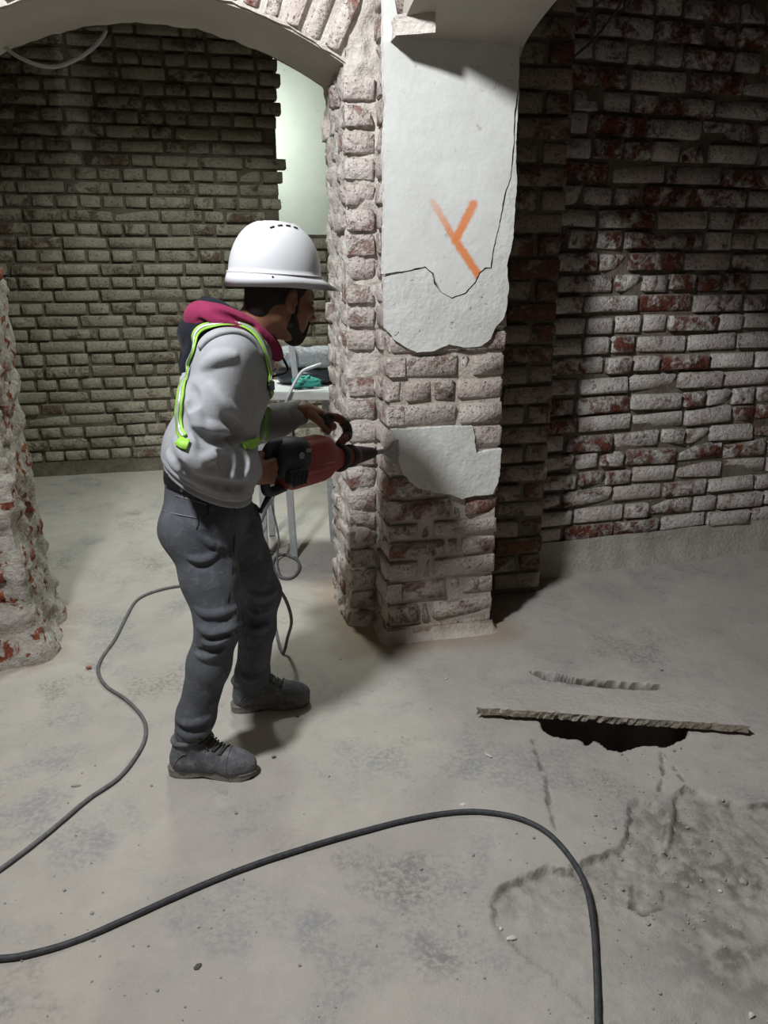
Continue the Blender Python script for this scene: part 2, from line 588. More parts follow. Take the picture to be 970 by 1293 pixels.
def make_floor():
    def axis(lo, hi, f0, f1, fine, coarse):
        a = list(np.arange(lo, f0, coarse)) + list(np.arange(f0, f1, fine)) + list(np.arange(f1, hi + coarse, coarse))
        return np.array(a)
    xs = axis(-4.6, 4.6, 0.17, 1.45, 0.0070, 0.08)
    ys = axis(-2.8, 8.2, 1.2, 2.86, 0.0070, 0.08)
    X, Y = np.meshgrid(xs, ys, indexing='ij')
    nz = np.array([noise.fractal(Vector((x * 2.2, y * 2.2, 3.3)), 1, 2, 3) for x, y in zip(X.ravel(), Y.ravel())]).reshape(X.shape)
    nf = np.array([noise.fractal(Vector((x * 22, y * 22, 1.3)), 0.8, 2, 4) for x, y in zip(X.ravel(), Y.ravel())]).reshape(X.shape)
    Z = 0.004 * nz + 0.0012 * nf
    wob = 0.012 * nf
    d = poly_dist(X, Y, PIT_POLY) + wob
    inside = sstep(-d, -0.002, 0.007)
    fade = 0.35 + 0.65 * sstep(-d, 0.55, 0.05)
    low = 0.25 + 0.75 * sstep(Y, 1.38, 1.72)
    inside = inside * low
    Z += inside * (-0.018 * fade + 0.006 * nf + 0.008 * nz)
    dirt_shade = np.zeros(X.shape)  # dark mask: dirt stains and painted shade along cracks, slit, hole, broken edge
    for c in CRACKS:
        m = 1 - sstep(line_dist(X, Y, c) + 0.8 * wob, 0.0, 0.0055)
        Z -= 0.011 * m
        dirt_shade = np.maximum(dirt_shade, 0.8 * (1 - sstep(line_dist(X, Y, c) + 0.8 * wob, 0.001, 0.0075)))
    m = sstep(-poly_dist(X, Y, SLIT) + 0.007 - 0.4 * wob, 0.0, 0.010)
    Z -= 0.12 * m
    dirt_shade = np.maximum(dirt_shade, sstep(-poly_dist(X, Y, SLIT) + 0.008 - 0.4 * wob, -0.004, 0.003) * sstep(nf, -.75, -.2))
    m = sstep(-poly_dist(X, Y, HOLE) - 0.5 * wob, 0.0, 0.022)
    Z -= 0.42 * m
    dirt_shade = np.maximum(dirt_shade, 0.9 * m)
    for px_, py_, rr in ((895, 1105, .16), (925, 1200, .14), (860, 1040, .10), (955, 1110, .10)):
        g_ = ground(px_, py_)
        dirt_shade = np.maximum(dirt_shade, 0.75 * np.exp(-((X - g_.x) ** 2 + (Y - g_.y) ** 2) / rr ** 2) * sstep(nf + .6 * nz, -.5, .35))
    dirt_shade = np.maximum(dirt_shade, 0.8 * low * (1 - sstep(np.abs(d + 0.001), 0.002, 0.009)) * sstep(nf, -0.35, 0.25))
    nx, ny = X.shape
    V = np.stack([X, Y, Z], -1).reshape(-1, 3)
    I = np.arange(nx * ny).reshape(nx, ny)
    F = np.stack([I[:-1, :-1], I[1:, :-1], I[1:, 1:], I[:-1, 1:]], -1).reshape(-1, 4)
    o = link('floor', mesh_np('floor', V, F), M_FLOOR, None, True)
    att = o.data.attributes.new('broken', 'FLOAT', 'POINT')
    att.data.foreach_set('value', (inside * (0.45 + 0.55 * sstep(-d, 0.6, 0.1))).astype(np.float32).ravel())
    att = o.data.attributes.new('dirt_shade', 'FLOAT', 'POINT')
    att.data.foreach_set('value', dirt_shade.astype(np.float32).ravel())
    tag(o, 'dusty grey concrete floor with a broken patch and a hole', None, None, 'structure')
    return o


FLOOR = make_floor()

# ------------------------------------------------------------------ bricks
def brick_variant(w, h, dep, seed, dmg=0.0, wear=1.0):
    """unit brick (x,z in -.5...5, y 0..1 into the wall): flat worn face, chipped arrises"""
    rnd = random.Random(seed)
    vs_, idx = [], {}
    cx, cz = rnd.choice((-.5, .5)), rnd.choice((-.5, .5))
    slope_x, slope_z = rnd.uniform(-.004, .004), rnd.uniform(-.004, .004)
    for j in range(4):
        for i in range(4):
            bx, bz = i in (0, 3), j in (0, 3)
            sx, sz = (-1 if i < 2 else 1), (-1 if j < 2 else 1)
            x, z = .5 * sx, .5 * sz
            if not bx:
                x -= sx * rnd.uniform(.006, .022) / w
            else:
                x -= sx * (rnd.uniform(0, .006) + (.003 if not bz else .005)) / w
            if not bz:
                z -= sz * rnd.uniform(.005, .015) / h
            else:
                z -= sz * (rnd.uniform(0, .005) + (0 if not bx else .003)) / h
            y = rnd.uniform(-.0025, .0035) + slope_x * x * 2 + slope_z * z * 2
            if bx or bz:
                y += rnd.uniform(.004, .011) * wear
            if bx and bz:
                y += .004 * wear
            if dmg:
                q = math.hypot((x - cx) * w / .10, (z - cz) * h / .06)
                y += dmg * 1.2 * max(0, 1 - q) + dmg * .4 * rnd.random() * (1 if (bx or bz) else .4)
            idx[i, j] = len(vs_)
            vs_.append((x, y / dep, z))
    loop = [(0, 0), (1, 0), (2, 0), (3, 0), (3, 1), (3, 2), (3, 3), (2, 3), (1, 3), (0, 3), (0, 2), (0, 1)]
    f = [(idx[i, j], idx[i + 1, j], idx[i + 1, j + 1], idx[i, j + 1]) for j in range(3) for i in range(3)]
    nf = len(f)
    back = []
    for (i, j) in loop:
        back.append(len(vs_))
        x, y, z = vs_[idx[i, j]]
        vs_.append((x, 1.0, z))
    n = len(loop)
    for k in range(n):
        p, q = idx[loop[k]], idx[loop[(k + 1) % n]]
        f.append((q, p, back[k], back[(k + 1) % n]))
    me = mesh_np('brick', vs_, f)
    me.polygons.foreach_set('use_smooth', [k < nf for k in range(len(f))])
    return me


POOL = {}


def brick_mesh(w, h, dep, mat, dmg):
    kind = 's' if w > 0.2 else ('h' if w > 0.09 else 'q')
    lst = POOL.setdefault((kind, mat.name, dmg > 0), [])
    if len(lst) < 9:
        me = brick_variant(w, h, dep, random.randrange(10 ** 6), dmg, .55 if mat.name == 'brick_jamb' else 1.0)
        me.materials.append(mat)
        lst.append(me)
        return me
    return random.choice(lst)


def in_view(p, m=45):
    q = project(p)
    return -m < q[0] < 970 + m and -m < q[1] < 1293 + m


class Layer:
    """collects bricks of one wall: those in view become objects, the others one joined part"""

    def __init__(self, parent):
        self.parent, self.items = parent, []

    def add(self, c, xd, w, h, dep, mat, dmg=0.0, tilt=0.0, out=0.0):
        """c: centre of the front face, xd: direction along the wall (inward = up x xd)"""
        xd = Vector(xd)
        iv = EZ.cross(xd)
        c = Vector(c) - iv * out
        rot = Matrix(((xd.x, iv.x, 0), (xd.y, iv.y, 0), (0, 0, 1))).to_4x4() @ Matrix.Rotation(tilt, 4, 'Y')
        mw = Matrix.Translation(c) @ rot @ Matrix.Diagonal((w, dep, h, 1))
        self.items.append((mw, brick_mesh(w, h, dep, mat, dmg), c, w))

    def done(self):
        seen = [it for it in self.items if in_view(it[2])]
        seen.sort(key=lambda it: -it[3] / max(.1, project(it[2])[2]))
        keep = {id(it) for it in seen[:298]}
        rest = []
        for it in self.items:
            if id(it) in keep:
                o = bpy.data.objects.new('brick', it[1])
                COL.objects.link(o)
                o.matrix_world = it[0]
                o.parent = self.parent
            else:
                rest.append(it)
        if rest:
            vs_, fs, k = [], [], 0
            for mw, me, _, _ in rest:
                vs_ += [tuple(mw @ v.co) for v in me.vertices]
                fs += [tuple(i + k for i in p.vertices) for p in me.polygons]
                k = len(vs_)
            o = link('brickwork', mesh_np('brickwork', vs_, fs), rest[0][1].materials[0], self.parent, True)
            o['kind'] = 'stuff'


def rough_panel(name, pts, z0, z1, mat, parent, amp, step=0.03, flare=0.0, fl_h=0.3, freq=7.0, seed=0.0, nrm_sign=1, cell=0.25):
    """vertical sheet along a plan polyline, pushed in and out by noise"""
    pts = [Vector(p) for p in pts]
    path, tang = [], []
    for a, b in zip(pts[:-1], pts[1:]):
        n = max(1, int(round((b - a).length / step)))
        for k in range(n):
            path.append(a.lerp(b, k / n))
            tang.append((b - a).normalized())
    path.append(pts[-1])
    tang.append((pts[-1] - pts[-2]).normalized())
    sm = []
    for i in range(len(tang)):
        t = tang[max(0, i - 1)] + tang[i] + tang[min(len(tang) - 1, i + 1)]
        sm.append(t.normalized())
    nz = max(2, int(round((z1 - z0) / step)))
    V, F = [], []
    for i, p in enumerate(path):
        out = sm[i].cross(EZ) * nrm_sign
        for j in range(nz + 1):
            z = z0 + (z1 - z0) * j / nz
            q = Vector((p.x + seed, p.y, z))
            d = amp * (noise.fractal(q * freq, 0.7, 2.0, 4) * 0.9 + cell * noise.cell(q * freq * 0.8))
            if flare:
                d += flare * max(0, 1 - z / fl_h) ** 2
            V.append((p.x + out.x * d, p.y + out.y * d, z))
    m = nz + 1
    for i in range(len(path) - 1):
        for j in range(nz):
            a = i * m + j
            F.append((a, a + m, a + m + 1, a + 1))
    return link(name, mesh_np(name, V, F), mat, parent, True)


def structure(name, label):
    o = empty(name)
    tag(o, label, None, None, 'structure')
    return o


# course lines of the pillar read off the photograph
ZR = [on_v(560, y, 0)[1] for y in (812, 784, 757, 730, 704, 680, 657, 628, 598, 568, 538, 508, 478, 447)]
while ZR[-1] < 2.6:
    ZR.append(ZR[-1] + 0.092)

# ---- the pillar in the middle
PIL = structure('wall_pillar', 'brick pillar with remains of white plaster and an orange Y mark')
PW = 0.487
ubox('core', 0.012, PW - 0.012, 0.014, 0.62, 0, 2.75, M_MORTAR, PIL)


def ragged(poly, amp=0.004, step=0.012, seed=0.0, keep=()):
    out = []
    n = len(poly)
    for i in range(n):
        a, b = Vector(poly[i]), Vector(poly[(i + 1) % n])
        m = max(1, int((b - a).length / step))
        t = (b - a).normalized()
        nn = Vector((-t.y, t.x))
        for k in range(m):
            p = a.lerp(b, k / m)
            q = p + nn * amp * (1.6 * noise.fractal(Vector((p.x * 30 + seed, p.y * 30, 0.5)), 0.8, 2, 3))
            out.append((q.x, q.y))
    return out


def sheet(name, poly_uz, v0, v1, mat, parent):
    from mathutils.geometry import delaunay_2d_cdt
    n0 = len(poly_uz)
    vv, ee, ff, _, _, _ = delaunay_2d_cdt([Vector(p) for p in poly_uz], [(i, (i + 1) % n0) for i in range(n0)], [], 1, 1e-5)
    bm = bmesh.new()
    fr = [bm.verts.new(B(p.x, v0 + .0015 * fbm((p.x, p.y, 0), 6), p.y)) for p in vv]
    for f in ff:
        bm.faces.new([fr[i] for i in f])
    bmesh.ops.recalc_face_normals(bm, faces=bm.faces)
    r = bmesh.ops.extrude_edge_only(bm, edges=[e for e in bm.edges if e.is_boundary])
    for g in r['geom']:
        if isinstance(g, bmesh.types.BMVert):
            g.co += EV * (v1 - v0)
    return link(name, bm_mesh(name, bm), mat, parent)


crack_px = [(484, 347), (500, 345), (520, 341), (537, 337), (546, 346), (550, 357), (558, 369), (571, 377), (588, 370), (600, 356), (606, 344), (613, 339),
            (620, 338), (624, 312), (632, 280), (638, 244), (645, 224), (650, 180), (651, 140), (655, 110)]
up_px = [(484, -60), (484, 100), (488, 135), (484, 180), (486, 260)]


def shift(line, d):
    """parallel line at distance d (pixels)"""
    out = []
    for i, p in enumerate(line):
        a, b = Vector(line[max(0, i - 1)]), Vector(line[min(len(line) - 1, i + 1)])
        t = (b - a).normalized()
        w = d * (0.55 + 0.45 * math.sin(i * 1.9))
        out.append((p[0] + t.y * w, p[1] - t.x * w))
    return out


A_px = up_px + shift(crack_px, 1.6) + [(655, 90), (656, -60)]
B_px = shift(crack_px[1:], -1.6) + [(656, 118), (652, 170), (653, 228), (648, 300), (641, 335), (643, 362), (640, 392), (635, 404),
                                    (627, 412), (620, 428), (608, 437), (586, 439), (567, 435), (549, 443), (527, 445), (512, 439), (497, 428), (487, 415), (485, 350)]
D_px = [(494, 543), (540, 541), (598, 538), (600, 550), (602, 573), (615, 570), (634, 567), (632, 590), (630, 608), (623, 624), (601, 626), (584, 631),
        (570, 625), (547, 621), (526, 616), (510, 600), (504, 586), (507, 566), (500, 552)]
POLY_A = [on_v(x, y, -0.016) for x, y in A_px]
POLY_B = [on_v(x, y, -0.014) for x, y in B_px]
POLY_D = [on_v(x, y, -0.014) for x, y in D_px]
sheet('plaster_sheet', ragged(POLY_A, 0.0022), -0.017, 0.02, M_PLASTER, PIL)
sheet('plaster_sheet', ragged(POLY_B, 0.0022, seed=3), -0.013, 0.02, M_PLASTER_ROUGH, PIL)
sheet('plaster_patch', ragged(POLY_D, 0.003, seed=9), -0.012, 0.02, M_PLASTER_ROUGH, PIL)

L = Layer(PIL)
rows_front = {0: (.29, .13), 1: (.13, .04, .26), 2: (.26, .045, .15), 3: (.13, .045, .27), 4: (.25, .05, .16), 5: (.13, .045, .28), 6: (.27, .04, .15),
              7: (.14, .05, .11, .13), 8: (.2, .26), 9: (.13, .3), 10: (.27, .18), 11: (.06, .11, .09, .2), 12: (.29, .04, .14), 13: (.15, .04, .25)}
for r in range(len(ZR) - 1):
    z0, z1 = ZR[r], ZR[r + 1]
    zc, h = (z0 + z1) / 2, (z1 - z0) - 0.012
    ws = rows_front.get(r, (.13, .04, .28) if r % 2 else (.27, .04, .14))
    tot = sum(ws)
    u = 0.0
    for w in ws:
        w2 = w * (PW - 0.008 * (len(ws) - 1)) / tot
        uc = u + w2 / 2
        u += w2 + 0.008
        hid = all(in_poly(a, b, POLY_A) or in_poly(a, b, POLY_B) for a in (uc - w2 * .4, uc + w2 * .4) for b in (zc - h * .4, zc + h * .4))
        hid |= all(in_poly(a, b, POLY_D) for a in (uc - w2 * .45, uc + w2 * .45) for b in (zc - h * .45, zc + h * .45))
        if hid or zc > 2.3:
            continue
        edge = uc > PW - .2 and random.random() < .3
        L.add(B(uc, random.uniform(-.004, .004), zc), EU, w2, h, 0.13, M_BRICK_PILLAR, .02 if edge or w < .06 else 0, random.uniform(-.012, .012))
# the narrow left flank, 20 cm deep
for r in range(len(ZR) - 1):
    z0, z1 = ZR[r], ZR[r + 1]
    zc, h = (z0 + z1) / 2, (z1 - z0) - 0.012
    if zc > 2.6:
        break
    if r % 2:
        L.add(B(-0.004, 0.165, zc), -EV, 0.10, h, 0.07, M_BRICK_JAMB, .015 if r % 3 == 0 else 0, random.uniform(-.025, .025), random.uniform(-.004, .005))
        L.add(B(-0.004, 0.06, zc), -EV, 0.105, h, 0.06, M_BRICK_JAMB, .015 if r % 3 == 1 else 0, random.uniform(-.025, .025), random.uniform(-.004, .005))
    else:
        L.add(B(-0.004, 0.10, zc), -EV, 0.215, h, 0.07, M_BRICK_JAMB, .02 if r % 4 == 0 else 0, random.uniform(-.025, .025), random.uniform(-.004, .005))
L.done()
rough_panel('mortar_foot', [B(0.0, 0.2), B(0.0, 0.0), B(PW, 0.0), B(PW, 0.25)], -0.02, 0.06, M_MORTAR, PIL, 0.012, 0.02, flare=0.028, fl_h=0.06, nrm_sign=1)

# ---- wall with the arch: right jamb, arch, left pier
ARW = structure('wall_arch', 'rough brick wall with a low segmental arch opening to the back room')
AV0, AV1, AU0, AU1 = 0.2, 0.66, -1.48, -0.135


def arch_z(u):
    return 2.285 + 0.20 * (1 - ((u + 0.805) / 0.69) ** 2)


ubox('jamb_core', AU1 + 0.06, 0.5, AV0 + 0.06, AV1 - 0.02, 0, 4.4, M_MORTAR, ARW)
rough_panel('jamb_mortar', [B(AU1 + .014, AV1), B(AU1 + .014, AV0 + .014), B(0.012, AV0 + .014)], 0, 2.6, M_RUBBLE_PALE, ARW, 0.022, 0.014, flare=0.02, fl_h=0.15, freq=15, nrm_sign=1, cell=0.0)
L = Layer(ARW)
for r in range(len(ZR) - 1):
    z0, z1 = ZR[r], ZR[r + 1]
    zc, h = (z0 + z1) / 2 - 0.006, (z1 - z0) - 0.013
    if zc > 2.27:
        continue
    hole = 1.10 < zc < 1.21
    if not hole:
        L.add(B(AU1 + 0.068, AV0 - 0.004, zc), EU, random.uniform(.124, .135), h + .004, 0.07, M_BRICK_JAMB, .02 if random.random() < .3 else 0,
              random.uniform(-.02, .02), random.uniform(-.005, .005))
    ws = (.13, .10, .2) if r % 2 else (.22, .12, .1)
    v = AV0 + 0.006
    for w in ws:
        if random.random() < .78 and not (hole and v < .3):
            L.add(B(AU1 - 0.004, v + w / 2, zc), -EV, w, h * random.uniform(.86, 1.04), 0.07, M_BRICK_JAMB, random.choice((0, .02, .03)),
                  random.uniform(-.06, .06), random.uniform(-.016, .006))
        v += w + .01
# arch ring of bricks on edge
na = 19
for k in range(na):
    u0 = AU0 + (AU1 - AU0) * (k + .5) / na
    sl = math.atan(-2 * 0.20 * (u0 + 0.805) / 0.69 ** 2)
    zt = arch_z(u0)
    L.add(B(u0 - math.sin(sl) * .13, AV0 - 0.004, zt + .008 + .13 * math.cos(sl)), EU, (AU1 - AU0) / na - .008, .25, 0.10, M_BRICK_JAMB,
          .02 if k % 3 == 0 else 0, -sl, random.uniform(-.01, .008))
L.done()


def arch_mesh():
    bm = bmesh.new()
    nu, nv = 48, 10
    g = []
    for i in range(nu + 1):
        u = AU0 - .02 + (AU1 - AU0 + .04) * i / nu
        row = []
        for j in range(nv + 1):
            v = AV0 + (AV1 - AV0) * j / nv
            p = B(u, v, 0)
            z = arch_z(u) + .004 * fbm(p, 3) + (.008 * fbm(p + Vector((i * .3, 0, 0)), 14) if j in (0, nv) else 0)
            row.append(bm.verts.new(B(u, v, z)))
        g.append(row)
    for i in range(nu):
        for j in range(nv):
            bm.faces.new((g[i][j], g[i][j + 1], g[i + 1][j + 1], g[i + 1][j]))
    return bm_mesh('arch_soffit', bm, False)


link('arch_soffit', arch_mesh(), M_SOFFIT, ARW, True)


def arch_face(v, mat, name, flip):
    bm = bmesh.new()
    nu = 48
    lo, hi = [], []
    for i in range(nu + 1):
        u = AU0 - .02 + (AU1 - AU0 + .04) * i / nu
        lo.append(bm.verts.new(B(u, v, arch_z(u) - .004)))
        hi.append(bm.verts.new(B(u, v, 4.4)))
    for i in range(nu):
        q = (lo[i], lo[i + 1], hi[i + 1], hi[i])
        bm.faces.new(q[::-1] if flip else q)
    return link(name, bm_mesh(name, bm, False), mat, ARW)


arch_face(AV0 + .014, M_RUBBLE_PALE, 'arch_wall_face', False)
arch_face(AV1, M_MORTAR_BACK, 'arch_wall_back', True)
# left pier
ubox('pier_core', -3.7, AU0 - 0.05, AV0 + 0.05, AV1 - 0.02, 0, 4.4, M_MORTAR, ARW)
rough_panel('pier_rubble', [B(-2.6, AV0), B(AU0, AV0), B(AU0 - .01, AV1), B(AU0 - .2, AV1 + .02)], -0.02, 2.5, M_RUBBLE, ARW, 0.032, 0.016,
            flare=0.07, fl_h=0.45, freq=9, seed=4.1, nrm_sign=1, cell=0.0)
L = Layer(ARW)
rp = random.Random(21)
for k, z in enumerate(np.arange(0.2, 1.75, 0.088)):
    if rp.random() < .8:
        L.add(B(AU0 - .10 - rp.uniform(0, .03), AV0 - .012, z), EU, rp.uniform(.07, .14), .062, .08, M_BRICK_RED, .035, rp.uniform(-.2, .2), rp.uniform(-.01, .016))
    if rp.random() < .75:
        L.add(B(AU0 - .004, AV0 + rp.uniform(.06, .36), z + .03), EV, rp.uniform(.08, .16), .06, .07, M_BRICK_RED, .03, rp.uniform(-.2, .2), rp.uniform(.004, .028))
    if rp.random() < .7:
        L.add(B(AU0 - .24 - rp.uniform(0, .03), AV0 - .006, z), EU, rp.uniform(.1, .2), .064, .07, M_BRICK_RED, .03, rp.uniform(-.1, .1), rp.uniform(-.006, .014))
L.done()

# ---- pilaster and right bay
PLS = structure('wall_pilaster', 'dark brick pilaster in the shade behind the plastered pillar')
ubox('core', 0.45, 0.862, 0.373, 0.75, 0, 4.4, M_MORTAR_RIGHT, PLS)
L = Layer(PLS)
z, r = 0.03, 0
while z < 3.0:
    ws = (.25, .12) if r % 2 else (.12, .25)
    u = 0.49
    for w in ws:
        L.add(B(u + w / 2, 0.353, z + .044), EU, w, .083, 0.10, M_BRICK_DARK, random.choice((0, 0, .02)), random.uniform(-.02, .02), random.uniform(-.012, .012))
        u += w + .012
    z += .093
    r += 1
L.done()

RGT = structure('wall_right', 'old brick wall with flaking whitewash in the right bay')
RS = B(0.86, 0.545)
RD = Vector((math.cos(R(16.5)), math.sin(R(16.5)), 0))
RN = EZ.cross(RD)
box('core', RS + RD * 1.4 + RN * .12 + EZ * 1.7, RD, RN, EZ, 2.8, 0.19, 4.4, M_MORTAR_RIGHT, RGT)
L = Layer(RGT)
z, r = 0.17, 0
while z < 3.0:
    x = -random.uniform(0, .12)
    wild = 0.35 < z < 0.8
    while x < 1.75:
        w = random.choice((.29, .145, .145)) if (r % 2 or random.random() < .35) else .295
        w *= random.uniform(.92, 1.06)
        h = .088 * random.uniform(.9, 1.02)
        dm = random.choice((0, .02, .028)) if wild or z > 1.6 else random.choice((0, 0, 0, .025))
        L.add(RS + RD * (x + w / 2) + EZ * (z + .046 + random.uniform(-.004, .004)), RD, w, h, .09, M_BRICK_RIGHT, dm,
              random.uniform(-.03, .03) if not wild else random.uniform(-.07, .07), random.uniform(-.010, .012))
        x += w + .011
    z += .098
    r += 1
L.done()
rough_panel('plinth_render', [RS - RD * .1, RS + RD * 2.8], -0.02, 0.185, M_RUBBLE if False else mortar_mat('plinth', (0.36, 0.33, 0.29), (0.50, 0.465, 0.42)), RGT, 0.01, 0.03,
            flare=0.04, fl_h=0.19, nrm_sign=1)

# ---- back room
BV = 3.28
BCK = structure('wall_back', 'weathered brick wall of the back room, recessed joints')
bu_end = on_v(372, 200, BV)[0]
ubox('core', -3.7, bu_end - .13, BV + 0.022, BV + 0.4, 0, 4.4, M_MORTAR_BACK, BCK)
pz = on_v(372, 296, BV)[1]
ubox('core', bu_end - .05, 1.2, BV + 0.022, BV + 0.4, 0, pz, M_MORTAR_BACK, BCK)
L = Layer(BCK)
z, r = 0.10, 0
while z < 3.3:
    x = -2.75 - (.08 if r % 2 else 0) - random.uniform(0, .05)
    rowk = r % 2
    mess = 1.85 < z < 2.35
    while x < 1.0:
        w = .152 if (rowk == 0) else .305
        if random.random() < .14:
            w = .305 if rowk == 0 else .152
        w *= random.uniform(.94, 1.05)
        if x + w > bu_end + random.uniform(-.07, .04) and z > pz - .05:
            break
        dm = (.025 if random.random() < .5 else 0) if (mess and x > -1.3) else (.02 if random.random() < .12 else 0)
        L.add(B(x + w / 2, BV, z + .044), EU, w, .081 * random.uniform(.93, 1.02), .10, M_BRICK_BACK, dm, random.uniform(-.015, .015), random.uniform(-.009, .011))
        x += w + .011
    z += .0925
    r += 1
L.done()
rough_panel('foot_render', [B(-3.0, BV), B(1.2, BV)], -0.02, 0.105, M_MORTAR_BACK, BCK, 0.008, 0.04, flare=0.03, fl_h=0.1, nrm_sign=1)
o = ubox('wall_pale', bu_end - 1.3, 1.2, BV + 1.2, BV + 1.35, 0, 4.4, M_PALE)
tag(o, 'pale green plastered wall strip beside the brick wall of the back room', None, None, 'structure')

# ---- shell of the rooms
for nm, a, lab in (('wall_left', (-3.75, -3.6, -4.7, 4.3, 0, 4.4), 'plain wall on the left side outside the picture'),
                   ('wall_rear', (-3.7, 3.4, -4.8, -4.6, 0, 4.4), 'plain wall behind the viewer'),
                   ('wall_far_right', (3.3, 3.45, -4.7, 1.6, 0, 4.4), 'plain wall at the far right outside the picture'),
                   ('wall_back_room_side', (1.1, 1.25, 0.8, 4.7, 0, 4.4), 'plain side wall of the back room')):
    tag(ubox(nm, *a, M_BRICK_DARK), lab, None, None, 'structure')
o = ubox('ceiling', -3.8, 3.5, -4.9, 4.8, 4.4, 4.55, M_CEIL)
tag(o, 'plastered ceiling above the picture', None, None, 'structure')

# transverse arch springing from the pillar towards the viewer, parting the two bays
TRV = structure('wall_cross_arch', 'plastered arch springing from the top of the pillar')


def cross_z(v):
    return 2.345 + 0.22 * (1 - (1 + v / 2.25) ** 2) + 0.03 * math.exp(v / .08) * -1


bm = bmesh.new()
nv = 60
rl, rr, tl, tr = [], [], [], []
for i in range(nv + 1):
    v = 0.03 - 4.65 * (i / nv) ** 1.6
    z = cross_z(min(v, 0)) if v < 0 else cross_z(0) - .02
    rl.append(bm.verts.new(B(0.03, v, z)))
    rr.append(bm.verts.new(B(PW + .004, v, z)))
    tl.append(bm.verts.new(B(0.03, v, 4.4)))
    tr.append(bm.verts.new(B(PW + .004, v, 4.4)))
for i in range(nv):
    bm.faces.new((rl[i], rl[i + 1], rr[i + 1], rr[i]))
    bm.faces.new((tl[i], tl[i + 1], rl[i + 1], rl[i]))
    bm.faces.new((rr[i], rr[i + 1], tr[i + 1], tr[i]))
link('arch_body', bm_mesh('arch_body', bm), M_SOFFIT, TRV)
L = Layer(TRV)
for k in range(2):
    v = -0.075 - .1 * k
    L.add(B(0.005, v, cross_z(v) + .075), -EV, .085, .15, .12, M_BRICK_RED, .02, -.15, random.uniform(-.004, .01))
L.done()
rough_panel('plaster_lump', [B(0.12, -0.16), B(0.005, -0.1), B(0.005, 0.0)], cross_z(-.05) - .03, cross_z(-.05) + .03, M_RUBBLE_PALE, TRV, .012, .015, nrm_sign=-1)

# ------------------------------------------------------------------ signed distance modelling for the figure
def A3(v):
    return np.array(v, dtype=np.float64)


def cap(a, b, ra, rb, ax=None, s=1.0):
    """tapered capsule, optionally squeezed along a unit axis (s < 1 makes it wider along that axis)"""
    a, b = A3(a), A3(b)
    ax = None if ax is None else A3(ax)

    def f(p):
        q, aa, bb = p - a, np.zeros(3), b - a
        if ax is not None:
            q = q + np.outer(q @ ax, ax) * (s - 1)
            bb = bb + ax * (bb @ ax) * (s - 1)
        L2 = bb @ bb + 1e-12
        h = np.clip(q @ bb / L2, 0, 1)
        d = np.linalg.norm(q - h[:, None] * bb, axis=1)
        return (d - (ra + (rb - ra) * h))
    f.c, f.r = (a + b) / 2, np.linalg.norm(b - a) / 2 + max(ra, rb) / min(1, s)
    return f


def ell(c, ax, rad):
    """ellipsoid with axes rows of ax"""
    c, M, rad = A3(c), A3(ax), A3(rad)

    def f(p):
        q = (p - c) @ M.T
        k0 = np.linalg.norm(q / rad, axis=1)
        k1 = np.linalg.norm(q / (rad * rad), axis=1) + 1e-9
        return k0 * (k0 - 1) / k1
    f.c, f.r = c, max(rad)
    return f


def rbox(c, ax, half, r):
    c, M, half = A3(c), A3(ax), A3(half)

    def f(p):
        q = np.abs((p - c) @ M.T) - (half - r)
        return np.linalg.norm(np.maximum(q, 0), axis=1) + np.minimum(np.max(q, axis=1), 0) - r
    f.c, f.r = c, np.linalg.norm(half)
    return f


